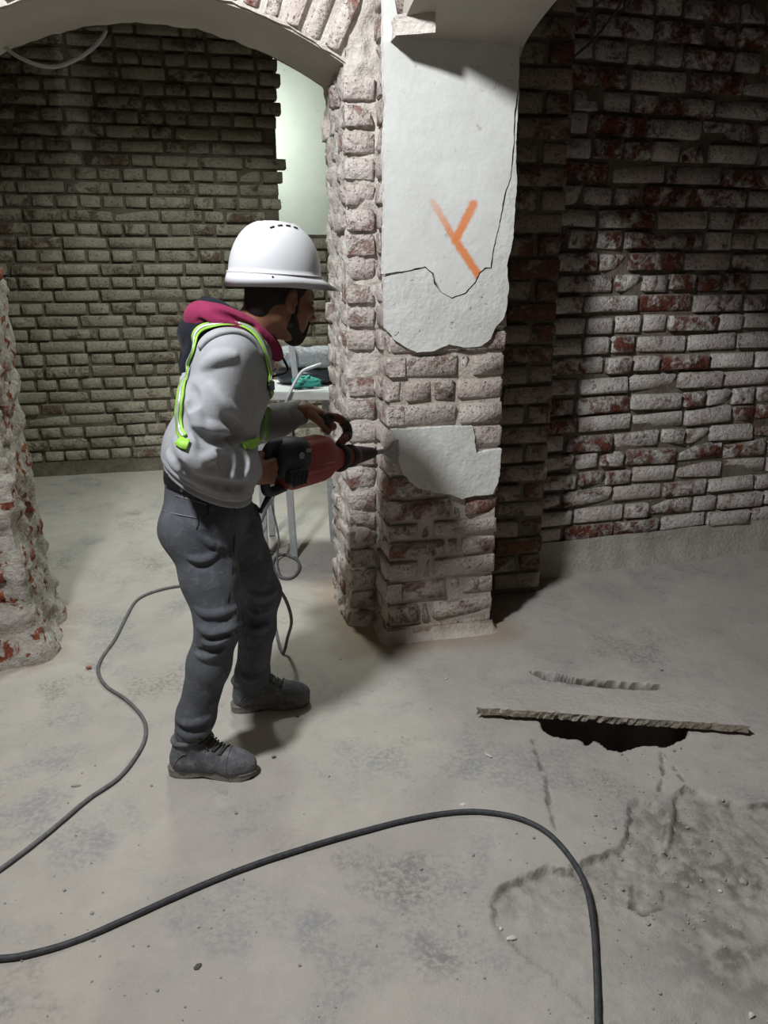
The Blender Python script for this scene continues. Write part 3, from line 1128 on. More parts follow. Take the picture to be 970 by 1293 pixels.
class SDF:
    def __init__(self):
        self.ops = []

    def add(self, f, k=0.02):
        self.ops.append(('a', f, k))
        return self

    def sub(self, f, k=0.01):
        self.ops.append(('s', f, k))
        return self

    def cut(self, point, normal, k=0.006):
        """remove what lies on the normal's side of the plane"""
        pt, n = A3(point), A3(Vector(normal).normalized())
        self.ops.append(('c', lambda p: (p - pt) @ n, k))
        return self

    def disp(self, f):
        self.ops.append(('d', f, 0))
        return self

    def _run(self, p, ops, d0):
        d = np.full(len(p), d0)
        for op, f, k in ops:
            e = f(p)
            if op == 'a':
                h = np.clip(0.5 + 0.5 * (d - e) / k, 0, 1)
                d = d + (e - d) * h - k * h * (1 - h)
            else:
                if op == 's':
                    e = -e
                h = np.clip(0.5 - 0.5 * (d - e) / k, 0, 1)
                d = d + (e - d) * h + k * h * (1 - h)
        return d

    def local(self, c, r):
        """the same function restricted to a ball: primitives out of reach are dropped"""
        if getattr(self, '_n', -1) != len(self.ops):
            self._n = len(self.ops)
            self._c = np.array([getattr(f, 'c', (0, 0, 0)) for _, f, _ in self.ops], float)
            self._r = np.array([getattr(f, 'r', 1e6) for _, f, _ in self.ops], float)
            self._a = np.array([op == 'a' for op, _, _ in self.ops])
        far = np.linalg.norm(self._c - np.asarray(c), axis=1) - self._r - r
        ops = [o for o, q in zip(self.ops, far) if q < 0.11]
        m = self._a & (far >= 0.11)
        d0 = float(far[m].min()) if m.any() else 1e3
        return lambda p: self._run(p, ops, d0)

    def __call__(self, p):
        p = np.asarray(p, float)
        c = (p.min(0) + p.max(0)) / 2
        return self.local(c, float(np.linalg.norm(p - c, axis=1).max()))(p)

    def grads(self, p, f=None):
        f = f or self
        e, n = 0.002, len(p)
        q = np.concatenate([p + np.eye(3)[i] * e for i in range(3)] + [p - np.eye(3)[i] * e for i in range(3)])
        v = f(q).reshape(6, n)
        g = (v[:3] - v[3:]).T
        return g / (np.linalg.norm(g, axis=1, keepdims=True) + 1e-12)

    def grad(self, p):
        return Vector(self.grads(np.array([tuple(p)], float))[0])

    def hits(self, pix, off=0.0, t0=1.2, t1=3.4):
        """first surface points seen through pixels of the photograph"""
        rr = np.array([tuple(ray(x, y).normalized()) for x, y in pix])
        o = np.array([0, 0, CAMH])
        t = np.full(len(pix), t0)
        for _ in range(90):
            d = self(o + rr * t[:, None]) - off
            t = np.where((d > 0.0006) & (t < t1), t + np.maximum(d * 0.75, 0.001), t)
            if not ((d > 0.0006) & (t < t1)).any():
                break
        return [Vector(o + r * q) if q < t1 else None for r, q in zip(rr, t)]

    def hit(self, px, py, off=0.0):
        return self.hits([(px, py)], off)[0]

    def snaps(self, pts, off=0.0):
        p = np.array([tuple(q) for q in pts], float)
        c = (p.min(0) + p.max(0)) / 2
        f = self.local(c, float(np.linalg.norm(p - c, axis=1).max()) + .05)
        for _ in range(8):
            p = p - self.grads(p, f) * ((f(p) - off) * 0.9)[:, None]
        return [Vector(q) for q in p]

    def snap(self, p, off=0.0):
        return self.snaps([p], off)[0]


def sdf_mesh(name, fn, lo, hi, h, bs=10, lip=1.6):
    """surface nets over the blocks that hold surface"""
    lo, hi = A3(lo), A3(hi)
    nb = np.ceil((hi - lo) / (h * bs)).astype(int)
    bi = np.stack(np.meshgrid(*[np.arange(n) for n in nb], indexing='ij'), -1).reshape(-1, 3)
    # coarse pass, block by block of blocks
    keep = []
    big = bi // 4
    key = big[:, 0] * 10000 + big[:, 1] * 100 + big[:, 2]
    for kk in np.unique(key):
        sel = bi[key == kk]
        cen = lo + (sel + .5) * h * bs
        keep.append(sel[np.abs(fn(cen)) < h * bs * 0.87 * lip])
    bi = np.concatenate(keep)
    loc = np.stack(np.meshgrid(*[np.arange(bs + 1)] * 3, indexing='ij'), -1).reshape(-1, 3)
    corner = np.array([[i, j, k] for i in (0, 1) for j in (0, 1) for k in (0, 1)])
    edges = [(a, b) for a in range(8) for b in range(a + 1, 8) if np.abs(corner[a] - corner[b]).sum() == 1]
    cid, cpos, cs = [], [], []
    S = np.array([1, 4096, 4096 * 4096], dtype=np.int64)
    eye = np.eye(3)
    e = h * .3
    for blk in bi:
        g = blk * bs + loc
        f = fn.local(lo + (blk + .5) * bs * h, h * bs * .88)
        D = f(lo + g * h).reshape(bs + 1, bs + 1, bs + 1)
        if D.min() > 0 or D.max() < 0:
            continue
        C = np.stack([D[i:bs + i, j:bs + j, k:bs + k] for i, j, k in corner], -1)
        sg = C < 0
        act = sg.any(-1) & ~sg.all(-1)
        w = np.argwhere(act)
        if not len(w):
            continue
        v = C[act]
        base = blk * bs + w
        acc, cnt = np.zeros((len(w), 3)), np.zeros(len(w))
        for a, b in edges:
            m = (v[:, a] < 0) != (v[:, b] < 0)
            t = np.where(m, v[:, a] / (v[:, a] - v[:, b] + 1e-20), 0)
            acc += (corner[a] + (corner[b] - corner[a]) * t[:, None]) * m[:, None]
            cnt += m
        p = lo + (base + acc / cnt[:, None]) * h
        n = len(p)
        d = f(np.concatenate([p] + [p + eye[i] * e for i in range(3)])).reshape(4, n)
        gr = ((d[1:] - d[0]) / e).T
        p = p - np.clip(d[0] / np.maximum((gr ** 2).sum(1), .25), -h, h)[:, None] * gr
        cpos.append(p)
        cid.append(((base + 1) * S).sum(1))
        cs.append(v[:, [0, 4, 2, 1]] < 0)
    cid, cpos, cs = np.concatenate(cid), np.concatenate(cpos), np.concatenate(cs)
    order = np.argsort(cid)
    cid, cpos, cs = cid[order], cpos[order], cs[order]
    quads = []
    for ax in range(3):
        o1, o2 = (S[1], S[2]) if ax == 0 else ((S[2], S[0]) if ax == 1 else (S[0], S[1]))
        m = cs[:, 0] != cs[:, ax + 1]
        src = np.nonzero(m)[0]
        k = cid[src]
        idx = []
        ok = np.ones(len(src), bool)
        for off in (0, o1, o1 + o2, o2):
            j = np.minimum(np.searchsorted(cid, k - off), len(cid) - 1)
            ok &= cid[j] == k - off
            idx.append(j)
        q = np.stack(idx, -1)[ok]
        flip = ~cs[src, 0][ok]
        q[flip] = q[flip][:, ::-1]
        quads.append(q)
    q = np.concatenate(quads)
    me = bpy.data.meshes.new(name)
    me.vertices.add(len(cpos))
    me.vertices.foreach_set('co', cpos.astype(np.float32).ravel())
    me.loops.add(len(q) * 4)
    me.loops.foreach_set('vertex_index', q.ravel().astype(np.int32))
    me.polygons.add(len(q))
    me.polygons.foreach_set('loop_start', np.arange(0, len(q) * 4, 4, dtype=np.int32))
    me.polygons.foreach_set('use_smooth', [True] * len(q))
    me.update(calc_edges=True)
    me.validate()
    return me


def ribbon(name, pts, sdf, width, mat, parent, off=0.004, thick=0.003, n=6):
    """strap lying on a surface"""
    path = sdf.snaps(catmull(pts, n), off)
    m = len(path)
    nrs = [Vector(g) for g in sdf.grads(np.array([tuple(p) for p in path]))]
    e0, e1, N_ = [], [], []
    for i, p in enumerate(path):
        t = (path[min(i + 1, m - 1)] - path[max(i - 1, 0)]).normalized()
        s = t.cross(nrs[i]).normalized()
        N_.append(s.cross(t).normalized())
        e0.append(p - s * width / 2)
        e1.append(p + s * width / 2)
    e0, e1 = sdf.snaps(e0, off), sdf.snaps(e1, off)
    bm = bmesh.new()
    rows = []
    for i, p in enumerate(path):
        nr = N_[i] * thick
        rows.append([bm.verts.new(q) for q in (e0[i], p, e1[i], e1[i] + nr, p + nr, e0[i] + nr)])
    for a, b in zip(rows[:-1], rows[1:]):
        for k in range(6):
            bm.faces.new((a[k], a[(k + 1) % 6], b[(k + 1) % 6], b[k]))
    bm.faces.new(rows[0])
    bm.faces.new(rows[-1][::-1])
    return link(name, bm_mesh(name, bm), mat, parent, True)


# ------------------------------------------------------------------ materials of figure and tool
def cloth(name, a, b, scale=12, bump=0.4, bs=300, dustcol=None):
    t = NT(name)
    p = t.pos()
    n1 = t.noise(p, scale, 4, 0.6)
    n2 = t.noise(p, bs, 3, 0.6)
    n3 = t.noise(p, 26, 4, 0.6, 0.6)
    c = t.ramp(t.math('ADD', t.math('MULTIPLY', n1, 0.65), t.math('MULTIPLY', n2, 0.35)), [(0.33, a), (0.67, b)])
    if dustcol:
        c = t.mix(t.math('MULTIPLY', t.step(n3, 0.5, 0.72), 0.45), c, dustcol)
    t.color(c)
    t.bump(t.math('ADD', t.math('MULTIPLY', n2, 0.4), t.math('MULTIPLY', n3, 0.7)), bump, 0.006)
    t.bsdf.inputs['Roughness'].default_value = 0.95
    t.bsdf.inputs['Specular IOR Level'].default_value = 0.1
    t.bsdf.inputs['Sheen Weight'].default_value = 0.05
    return t.m


M_HOOD_GREY = cloth('hoodie_grey', (0.33, 0.34, 0.365), (0.41, 0.42, 0.445))
M_RIB = cloth('hoodie_rib', (0.30, 0.305, 0.325), (0.40, 0.405, 0.425), 40)
M_NAVY = cloth('hood_navy', (0.008, 0.009, 0.014), (0.02, 0.022, 0.032))
M_MAROON = cloth('hood_maroon', (0.19, 0.018, 0.06), (0.30, 0.04, 0.10))
M_DENIM = cloth('denim_grey', (0.045, 0.05, 0.062), (0.135, 0.143, 0.16), 6, 0.9, 420, dustcol=(0.20, 0.20, 0.205))
M_SEAM = plain('denim_seam', (0.16, 0.165, 0.18), 0.9)
M_SEAM_D = plain('denim_fold', (0.02, 0.022, 0.028), 0.95)
M_BELT = plain('belt_black', (0.006, 0.006, 0.007), 0.55, var=.3)
M_LIME = plain('strap_lime', (0.30, 0.60, 0.06), 0.6, var=.12)
M_REFLECT = plain('strap_reflective', (0.50, 0.53, 0.50), 0.35, 0.3, var=.1)
M_SKIN = plain('skin', (0.235, 0.105, 0.062), 0.55, var=.12, scale=40, bump=.15, bscale=350)
M_HAIR = plain('hair_black', (0.012, 0.009, 0.008), 0.8, var=.4, scale=400, bump=.6, bscale=700)
M_HELMET = plain('helmet_white', (0.60, 0.61, 0.64), 0.40, var=.03, scale=9)
M_SLOT = plain('slot_dark', (0.02, 0.02, 0.022), 0.8)
M_BOOT = cloth('boot_dust', (0.075, 0.078, 0.088), (0.17, 0.172, 0.18), 16, 1.0, 120, dustcol=(0.27, 0.265, 0.255))
M_SOLE = cloth('sole_dust', (0.13, 0.125, 0.115), (0.27, 0.255, 0.23), 22, .5, 120)
M_LACE = plain('lace', (0.06, 0.055, 0.045), 0.9, var=.6, scale=160)
M_RED = plain('tool_red', (0.29, 0.052, 0.045), 0.5, var=.25, scale=14, bump=.08)
M_RED_D = plain('tool_red_dark', (0.13, 0.03, 0.026), 0.6, var=.25, scale=20)
M_BLACKP = plain('tool_black', (0.022, 0.024, 0.03), 0.6, var=.45, scale=25)
M_RUBBER = plain('tool_rubber', (0.035, 0.036, 0.04), 0.8, var=.3)
M_STEEL = plain('steel_dusty', (0.30, 0.30, 0.30), 0.5, 0.6, var=.25)
M_GREYDOT = plain('pale_mark', (0.26, 0.27, 0.28), 0.6)

# ------------------------------------------------------------------ the worker
MAN = empty('person')
tag(MAN, 'worker in white hard hat, grey hoodie and dark jeans, leaning into a red drill hammer', 'person')

FD = Vector((0.955, 0.297, 0))           # where the trunk faces
RT = Vector((0.297, -0.955, 0))          # his right hand side, towards the viewer
pelvis = at(262, 628, 2.29)
belly = at(268, 570, 2.29)
chest = at(287, 482, 2.32)
nbase = at(302, 428, 2.345)
shR, elR, wrR = at(283, 452, 2.185), at(243, 572, 2.085), at(322, 592, 2.235)
shL, elL, wrL = at(318, 446, 2.475), at(292, 552, 2.63), at(362, 523, 2.565)
hipR, knR, anR = at(254, 668, 2.215), at(276, 790, 2.125), at(243, 922, 2.135)
hipL, knL, anL = at(288, 664, 2.375), at(329, 748, 2.475), at(317, 868, 2.505)

# --- tool line
TT = at(504, 567, 2.992)                 # chisel edge on the pillar
TR = at(338, 590, 2.36)                  # back of the housing
TX = (TT - TR).normalized()
TLEN = (TT - TR).length
TY = EZ.cross(TX).normalized()           # left of the tool (away from the viewer)
TZ = TX.cross(TY).normalized()


def T(x, y, z):
    return TR + TX * x + TY * y + TZ * z


# --- head frame
hy = R(36)
hp = R(15)
HF0 = Vector((math.cos(hy), math.sin(hy), 0))
HF = (HF0 * math.cos(hp) - EZ * math.sin(hp)).normalized()
HR = HF.cross(EZ).normalized()           # his right (towards the viewer)
HU = HR.cross(HF).normalized()
HC = at(355, 376, 2.335)                 # centre of the skull


def Hd(f, r, u):
    return HC + HF * f + HR * r + HU * u


HAX = (HF, HR, HU)


def hand(sdf, wrist, f, b, t, curl=(48, 138, 214), spread=0.020, k=0.006, thumb=None):
    """closed hand: f towards the knuckles, b back of the hand, t thumb side"""
    f, b, t = [Vector(x).normalized() for x in (f, b, t)]
    W = Vector(wrist)
    for s, ln in ((0.027, .078), (0.009, .084), (-0.009, .081), (-0.026, .073)):
        sdf.add(cap(W + t * s * .75 + f * .01, W + t * s + f * ln, .0165, .0135), .012)
    sdf.add(cap(W - f * .02, W + f * .03, .027, .024, b, 1.35), .015)
    lens = ((.042, .027, .021), (.046, .031, .022), (.043, .029, .021), (.034, .022, .019))
    for i, (s, ln) in enumerate(((0.029, .082), (0.0095, .088), (-0.0105, .084), (-0.030, .075))):
        p = W + t * s * 1.03 + f * ln + b * .002
        r0 = (.0105, .0108, .0102, .0090)[i]
        for j in range(3):
            an = R(curl[j] + (i - 1.5) * 3)
            q = p + (f * math.cos(an) - b * math.sin(an)) * lens[i][j]
            sdf.add(cap(p, q, r0 * (1 - .09 * j), r0 * (.93 - .1 * j)), k if j else .008)
            sdf.add(ell(p, (f, b, t), (r0 * 1.06,) * 3), .004)
            p = q
    th = thumb or ((.012, .032, -.012), (.048, .050, -.026), (.076, .040, -.046), (.092, .022, -.056))
    ps = [W + f * x + t * y + b * z for x, y, z in th]
    for j, (r0, r1) in enumerate(((.0165, .013), (.0125, .011), (.0108, .0092))):
        sdf.add(cap(ps[j], ps[j + 1], r0, r1), .008)


def limb(sdf, pts, k=.02):
    for (a, ra), (b, rb) in zip(pts[:-1], pts[1:]):
        sdf.add(cap(a, b, ra, rb), k)


# --- hands on the tool
GR = T(-.012, .0, .004)                 # rear grip middle
wristR = GR - TX * .068 - TY * .028 - TZ * .012
GL = at(409, 527, 2.66)                  # side handle grip middle
fL = (GL - wrL).normalized()
wristL = GL - fL * .072 + EZ * .020

body = SDF()
# head and neck
body.add(ell(Hd(-.012, 0, .030), HAX, (.098, .077, .098)), .01)
body.add(ell(Hd(.035, 0, -.03), HAX, (.062, .060, .085)), .03)
body.add(cap(Hd(.02, 0, -.05), Hd(.070, 0, -.088), .052, .025, HR, .8), .03)     # jaw and chin
body.add(cap(Hd(-.02, .045, -.055), Hd(.062, .012, -.092), .022, .018), .02)
body.add(cap(Hd(-.02, -.045, -.055), Hd(.062, -.012, -.092), .022, .018), .02)
body.add(cap(Hd(.078, .030, .022), Hd(.084, -.030, .022), .013, .013), .014)     # brow
body.add(cap(Hd(.088, 0, .008), Hd(.112, 0, -.032), .0075, .0125), .008)         # nose
body.add(ell(Hd(.100, .013, -.037), HAX, (.010, .008, .007)), .005)
body.add(ell(Hd(.100, -.013, -.037), HAX, (.010, .008, .007)), .005)
body.add(ell(Hd(.070, .046, -.018), HAX, (.022, .018, .017)), .016)              # cheek bones
body.add(ell(Hd(.070, -.046, -.018), HAX, (.022, .018, .017)), .016)
for s in (1, -1):
    body.sub(ell(Hd(.094, s * .033, .003), HAX, (.016, .018, .011)), .012)       # eye sockets
    body.add(ell(Hd(.079, s * .032, .003), HAX, (.0125, .0125, .0115)), .002)    # eyes
    body.add(cap(Hd(.087, s * .020, .009), Hd(.082, s * .046, .007), .0036, .0036), .003)
    # ear: rim, lobe and hollow
    body.add(ell(Hd(-.008, s * .079, -.006), ((HF * .95 - HR * s * .3).normalized(), (HR * s * .95 + HF * .3).normalized(), HU), (.019, .009, .031)), .006)
    body.sub(ell(Hd(-.003, s * .088, -.004), HAX, (.009, .007, .017)), .005)
    body.add(ell(Hd(.001, s * .079, -.032), HAX, (.008, .006, .010)), .006)
    body.add(ell(Hd(.008, s * .078, -.010), HAX, (.005, .005, .008)), .004)
body.add(cap(Hd(.088, .020, -.060), Hd(.088, -.020, -.060), .0075, .0075), .006)  # lips
body.add(cap(Hd(.100, .006, -.056), Hd(.100, -.006, -.056), .006, .006), .008)
body.add(cap(Hd(.098, .008, -.068), Hd(.098, -.008, -.068), .0065, .0065), .008)
body.sub(cap(Hd(.108, .022, -.0625), Hd(.108, -.022, -.0625), .0025, .0025), .004)
body.add(cap(Hd(-.03, 0, -.03), nbase - EZ * .03, .059, .068), .03)
# trunk, arms and legs under the clothes
body.add(cap(nbase - EZ * .05, chest, .085, .105, RT, .72), .04)
body.add(cap(chest, belly, .105, .098, RT, .72), .04)
body.add(cap(belly, pelvis, .098, .104, RT, .74), .04)
limb(body, [(shR, .058), (elR, .041), (wristR, .027)])
limb(body, [(shL, .058), (elL, .041), (wristL, .027)])
limb(body, [(hipR, .082), (knR, .050), (anR, .036)])
limb(body, [(hipL, .082), (knL, .050), (anL, .036)])
for an, dr in ((anR, Vector((1, -.03, 0))), (anL, Vector((.96, .28, 0)))):
    body.add(cap(Vector((an.x, an.y, .06)) - dr * .02, Vector((an.x, an.y, .05)) + dr * .12, .034, .028), .02)
    body.add(cap(an, Vector((an.x, an.y, .055)), .036, .034), .02)
hand(body, wristR, TX + TY * .10 - TZ * .02, -TY, TZ, curl=(38, 128, 205))
hand(body, wristL, fL - EZ * .15, EZ + fL * .15, RT + EZ * .1, curl=(52, 140, 215))
lo = np.array([-.85, 1.95, 0.0])
hi = np.array([-.10, 2.85, 1.62])
o = link('body', sdf_mesh('body', body, lo, hi, .0036), M_SKIN, MAN)

# hair and beard
hair = SDF().add(ell(Hd(-.012, 0, .030), HAX, (.103, .0815, .103)), .01)
hair.add(cap(Hd(-.045, 0, -.0), Hd(-.055, 0, -.030), .062, .052, HR, .92), .02)
hair.cut(Hd(.014, 0, -.01), HF * 1 - HU * .62, .006)
hair.sub(ell(Hd(-.004, .085, -.008), HAX, (.024, .02, .036)), .006)
hair.sub(ell(Hd(-.004, -.085, -.008), HAX, (.024, .02, .036)), .006)
link('hair', sdf_mesh('hair', hair, HC - Vector((.16, .16, .18)), HC + Vector((.16, .16, .16)), .004), M_HAIR, MAN)
beard = SDF()
for s in (1, -1):
    beard.add(cap(Hd(.016, s * .069, .012), Hd(.016, s * .064, -.03), .007, .010), .012)
    beard.add(cap(Hd(.010, s * .066, -.036), Hd(.020, s * .054, -.068), .011, .017), .012)
    beard.add(cap(Hd(.018, s * .050, -.066), Hd(.066, s * .020, -.100), .021, .022), .014)
    beard.add(cap(Hd(.088, s * .027, -.054), Hd(.078, s * .030, -.085), .007, .012), .008)
    beard.add(cap(Hd(.104, 0, -.0485), Hd(.092, s * .026, -.053), .005, .006), .005)
beard.add(cap(Hd(.066, 0, -.100), Hd(.088, 0, -.088), .028, .018), .014)
link('beard', sdf_mesh('beard', beard, HC - Vector((.16, .16, .2)), HC + Vector((.16, .16, .16)), .0035), M_HAIR, MAN)

# --- hard hat
HAT = link('hard_hat', bpy.data.meshes.new('hard_hat'), M_HELMET, MAN)
hatp = R(4)
KF = (HF0 * math.cos(hatp) - EZ * math.sin(hatp)).normalized()
KR = KF.cross(EZ).normalized()
KU = KR.cross(KF).normalized()
KC = at(349, 352, 2.335) - KF * .004
KL, KW, KH = .138, .118, .158


def hat_pt(a, t, ex=0.0):
    """a: azimuth (0 = front), t: 0 rim .. 1 crown"""
    rr = max(0.0, 1 - t ** 2.35) ** (1 / 2.35)
    f, r = math.cos(a) * (KL * rr + ex), math.sin(a) * (KW * rr + ex)
    return KC + KF * f + KR * r + KU * (KH * t)


bm = bmesh.new()
NA = 72
ts = [(-.10, .004), (-.02, .003), (.055, .0025), (.068, .0055), (.085, .0055), (.10, 0.0)] + [(x, 0.0) for x in
     (.16, .24, .32, .4, .48, .56, .64, .71, .77, .83, .88, .92, .955, .98, .993)]
rows = []
for t, ex in ts:
    row = []
    for k in range(NA):
        a = 2 * math.pi * k / NA
        if t < .055:
            t = t + (.055 - t) * .9 * max(0.0, math.cos(a)) ** 2.2
        p = hat_pt(a, max(t, 0), ex) + (KU * KH * t if t < 0 else Vector())
        if .30 < t < .97:                        # raised spine and two flutes over the crown
            lat = (p - KC).dot(KR) / KW
            p += KU * .0035 * math.exp(-((abs(lat) - .16) / .05) ** 2) * min(1, (t - .3) / .2)
        row.append(bm.verts.new(p))
    rows.append(row)
for a, b in zip(rows[:-1], rows[1:]):
    for k in range(NA):
        bm.faces.new((a[k], a[(k + 1) % NA], b[(k + 1) % NA], b[k]))
top = bm.verts.new(hat_pt(0, 1.0) * 1.0)
for k in range(NA):
    bm.faces.new((rows[-1][k], rows[-1][(k + 1) % NA], top))
# rim, peak and inside
rim, inner = [], []
for k in range(NA):
    a = 2 * math.pi * k / NA
    fr = max(0.0, math.cos(a)) ** 2.2
    ex = .008 + .058 * fr + .004 * max(0, -math.cos(a))
    dz = -.10 - .045 - .01 * fr - .035 * max(0, -math.cos(a)) ** 2 - .02 * max(0, math.cos(a) * 1) * (1 - fr)
    rim.append(bm.verts.new(hat_pt(a, 0, ex) + KU * KH * dz))
    inner.append(bm.verts.new(hat_pt(a, 0, -.008) + KU * KH * (-.09)))
inner2 = [bm.verts.new(hat_pt(2 * math.pi * k / NA, .75, -.008)) for k in range(NA)]
for k in range(NA):
    j = (k + 1) % NA
    bm.faces.new((rim[k], rim[j], rows[0][j], rows[0][k]))
    bm.faces.new((inner[k], inner[j], rim[j], rim[k]))
    bm.faces.new((inner2[k], inner2[j], inner[j], inner[k]))
bmesh.ops.recalc_face_normals(bm, faces=bm.faces)
bm.to_mesh(HAT.data)
bm.free()
HAT.data.polygons.foreach_set('use_smooth', [True] * len(HAT.data.polygons))
for k in range(4):                               # vent slots beside the spine
    a0 = 2.05 - k * .30
    pts = []
    for q in range(4):
        a = a0 - q * .052
        f_, r_ = math.cos(a) * .085 - .012, .062
        # height of the crown above this plan point
        e = math.hypot(f_ / KL, r_ / KW)
        t = max(0, 1 - e ** 2.35) ** (1 / 2.35)
        pts.append(KC + KF * f_ + KR * r_ + KU * (KH * t + .0012))
    tube('vent_slot', pts, .0032, M_SLOT, HAT, 6)
o = tube('rivet', [hat_pt(2.05, .02, .003), hat_pt(2.05, .02, .006)], .003, M_SLOT, HAT, 8)

# --- hoodie
hd = SDF()
hd.add(cap(nbase - EZ * .035, chest + EZ * .01, .090, .122, RT, .70), .04)
hd.add(cap(chest, belly, .122, .122, RT, .70), .05)
hem0 = at(262, 607, 2.29)
hd.add(cap(belly, hem0, .122, .134, RT, .70), .05)
hd.add(cap(belly - FD * .03, hem0 - FD * .012, .11, .138, RT, .74), .05)
hd.add(cap(nbase - EZ * .015 + RT * .06, shR + EZ * .005, .07, .068), .05)
hd.add(cap(nbase - EZ * .015 - RT * .06, shL + EZ * .005, .07, .068), .05)
limb(hd, [(shR, .073), (shR.lerp(elR, .5), .068), (elR, .062)], .035)
fa = elR.lerp(wristR, .55)
limb(hd, [(elR, .062), (fa, .057), (elR.lerp(wristR, .80), .050)], .03)
limb(hd, [(shL, .073), (elL, .060), (elL.lerp(wristL, .55), .055), (elL.lerp(wristL, .74), .052)], .035)
base_hd = SDF()
base_hd.ops = list(hd.ops)


def folds(sdf, base, lines, rad, k, sub=False, sink=.004):
    for ln in lines:
        ps = base.hits(ln)
        ps = [p for p in ps if p is not None]
        ps = [p - base.grad(p) * sink * (-1 if sub else 1) for p in ps]
        if len(ps) < 2:
            continue
        pc = catmull(ps, 3)
        n = len(pc)
        for i in range(n - 1):
            w0 = rad * (0.45 + .55 * math.sin(math.pi * (i + .15) / (n - .7)))
            w1 = rad * (0.45 + .55 * math.sin(math.pi * (i + 1.15) / (n - .7)))
            (sdf.sub if sub else sdf.add)(cap(pc[i], pc[i + 1], w0, w1), k)


folds(hd, base_hd, [[(268, 488), (282, 508), (296, 524), (303, 534)], [(252, 535), (268, 541), (286, 543), (300, 541)],
                    [(238, 508), (246, 520), (250, 540), (246, 560)], [(236, 560), (250, 590), (268, 600), (286, 604)],
                    [(282, 560), (292, 574), (296, 590), (290, 606)], [(300, 562), (308, 576), (310, 592), (304, 606)],
                    [(256, 580), (270, 576), (284, 566)], [(258, 462), (274, 452), (296, 449)],
                    [(212, 575), (226, 592), (250, 608), (290, 622)], [(222, 556), (236, 580), (254, 600)],
                    [(232, 470), (229, 500), (226, 530)]], .0105, .020, sink=.003)
folds(hd, base_hd, [[(283, 526), (292, 537), (302, 547), (306, 556)], [(240, 488), (246, 502), (243, 516)], [(288, 556), (300, 552), (312, 556)],
                    [(246, 545), (262, 556), (280, 553)], [(274, 572), (284, 586), (284, 602)], [(300, 570), (303, 584), (300, 600)],
                    [(230, 585), (252, 602), (285, 613), (312, 612)], [(318, 470), (322, 500), (318, 530)]], .0105, .018, sub=True, sink=.006)


# lower edge: rises to the back
hemn = Vector((-.42, -.02, -.91)).normalized()
hem_pt = at(262, 611, 2.20)
hd.cut(hem_pt, hemn, .012)
hlo, hhi = np.array([-.86, 1.96, .78]), np.array([-.12, 2.80, 1.46])
HOOD = link('hoodie', sdf_mesh('hoodie', hd, hlo, hhi, .0055), M_HOOD_GREY, MAN)
# ribbed cuffs and waistband
cuf = SDF()
cuf.add(cap(elR.lerp(wristR, .78), elR.lerp(wristR, .90), .042, .038), .004)
cuf.cut(elR.lerp(wristR, .97), wristR - elR, .004)
link('cuff', sdf_mesh('cuff', cuf, elR.lerp(wristR, .87) - Vector((.09, .09, .09)), elR.lerp(wristR, .87) + Vector((.09, .09, .09)), .004), M_RIB, HOOD)
cw0, cw1 = elL.lerp(wristL, .76), elL.lerp(wristL, .90)
cuf = SDF().add(cap(cw0, cw1, .047, .043), .004)
cuf.cut(elL.lerp(wristL, .97), wristL - elL, .004)
link('cuff', sdf_mesh('cuff', cuf, cw0 - Vector((.1, .1, .1)), cw1 + Vector((.1, .1, .1)), .004), M_RIB, HOOD)
band = SDF()
band.add(cap(belly, hem0 - EZ * .04, .118, .126, RT, .71), .05)
band.add(cap(belly - FD * .03, hem0 - FD * .012 - EZ * .04, .105, .128, RT, .75), .05)
band.cut(hem_pt + hemn * .022, hemn, .008)
band.cut(hem_pt - hemn * .03, -hemn, .008)
link('waistband', sdf_mesh('waistband', band, np.array([-.86, 1.96, .74]), np.array([-.2, 2.7, 1.15]), .006), M_RIB, HOOD)
# shoulder seam bead
ps = base_hd.hits([(252, 440), (264, 428), (284, 420), (305, 421), (322, 432), (332, 448)], .002)
tube('shoulder_seam', catmull([p for p in ps if p], 5), .0075, M_RIB, HOOD, 8)

# --- hood lying round the neck: navy outside, maroon lining
def ring_sdf(pts, rads, ax=None, s=1.0, k=.02, closed=False):
    f = SDF()
    pc = catmull(pts, 4, closed)
    n = len(pc)
    m = len(rads)
    for i in range(n if closed else n - 1):
        q = i / (n - 1) * (m - 1) if not closed else i / n * m
        q1 = min(q + (m - 1) / max(1, n - 1), m - 1) if not closed else q + m / n
        def rr(x):
            j = int(x)
            return rads[j % m] + (rads[(j + 1) % m] - rads[j % m]) * (x - j) if (closed or j < m - 1) else rads[-1]
        f.add(cap(pc[i], pc[(i + 1) % n], rr(q), rr(q1), ax, s), k)
    return f


nk = nbase + EZ * .005
navy = ring_sdf([nk + FD * .075 + RT * .060 - EZ * .035, nk + RT * .100 + FD * .01 + EZ * .0, nk + RT * .090 - FD * .075 + EZ * .012, nk - FD * .125 + RT * .04 + EZ * .012,
                 nk - FD * .125 - RT * .05 + EZ * .012, nk - FD * .06 - RT * .10 + EZ * .01, nk + FD * .06 - RT * .06 - EZ * .03], [.018, .026, .036, .040, .040, .033, .020])
navy.add(cap(nk - FD * .120 + RT * .055 + EZ * .005, nk - FD * .160 + RT * .045 - EZ * .085, .040, .024, RT, .6), .02)
navy.add(cap(nk - FD * .120 - RT * .05 + EZ * .005, nk - FD * .155 - RT * .04 - EZ * .08, .040, .026, RT, .6), .02)
navy.sub(cap(nk - FD * .175 + RT * .09 + EZ * .0, nk - FD * .19 + RT * .03 - EZ * .05, .012, .010), .02)
b0 = nk - Vector((.32, .3, .25))
b1 = nk + Vector((.3, .3, .2))
HDO = link('hood', sdf_mesh('hood', navy, b0, b1, .005), M_NAVY, HOOD)
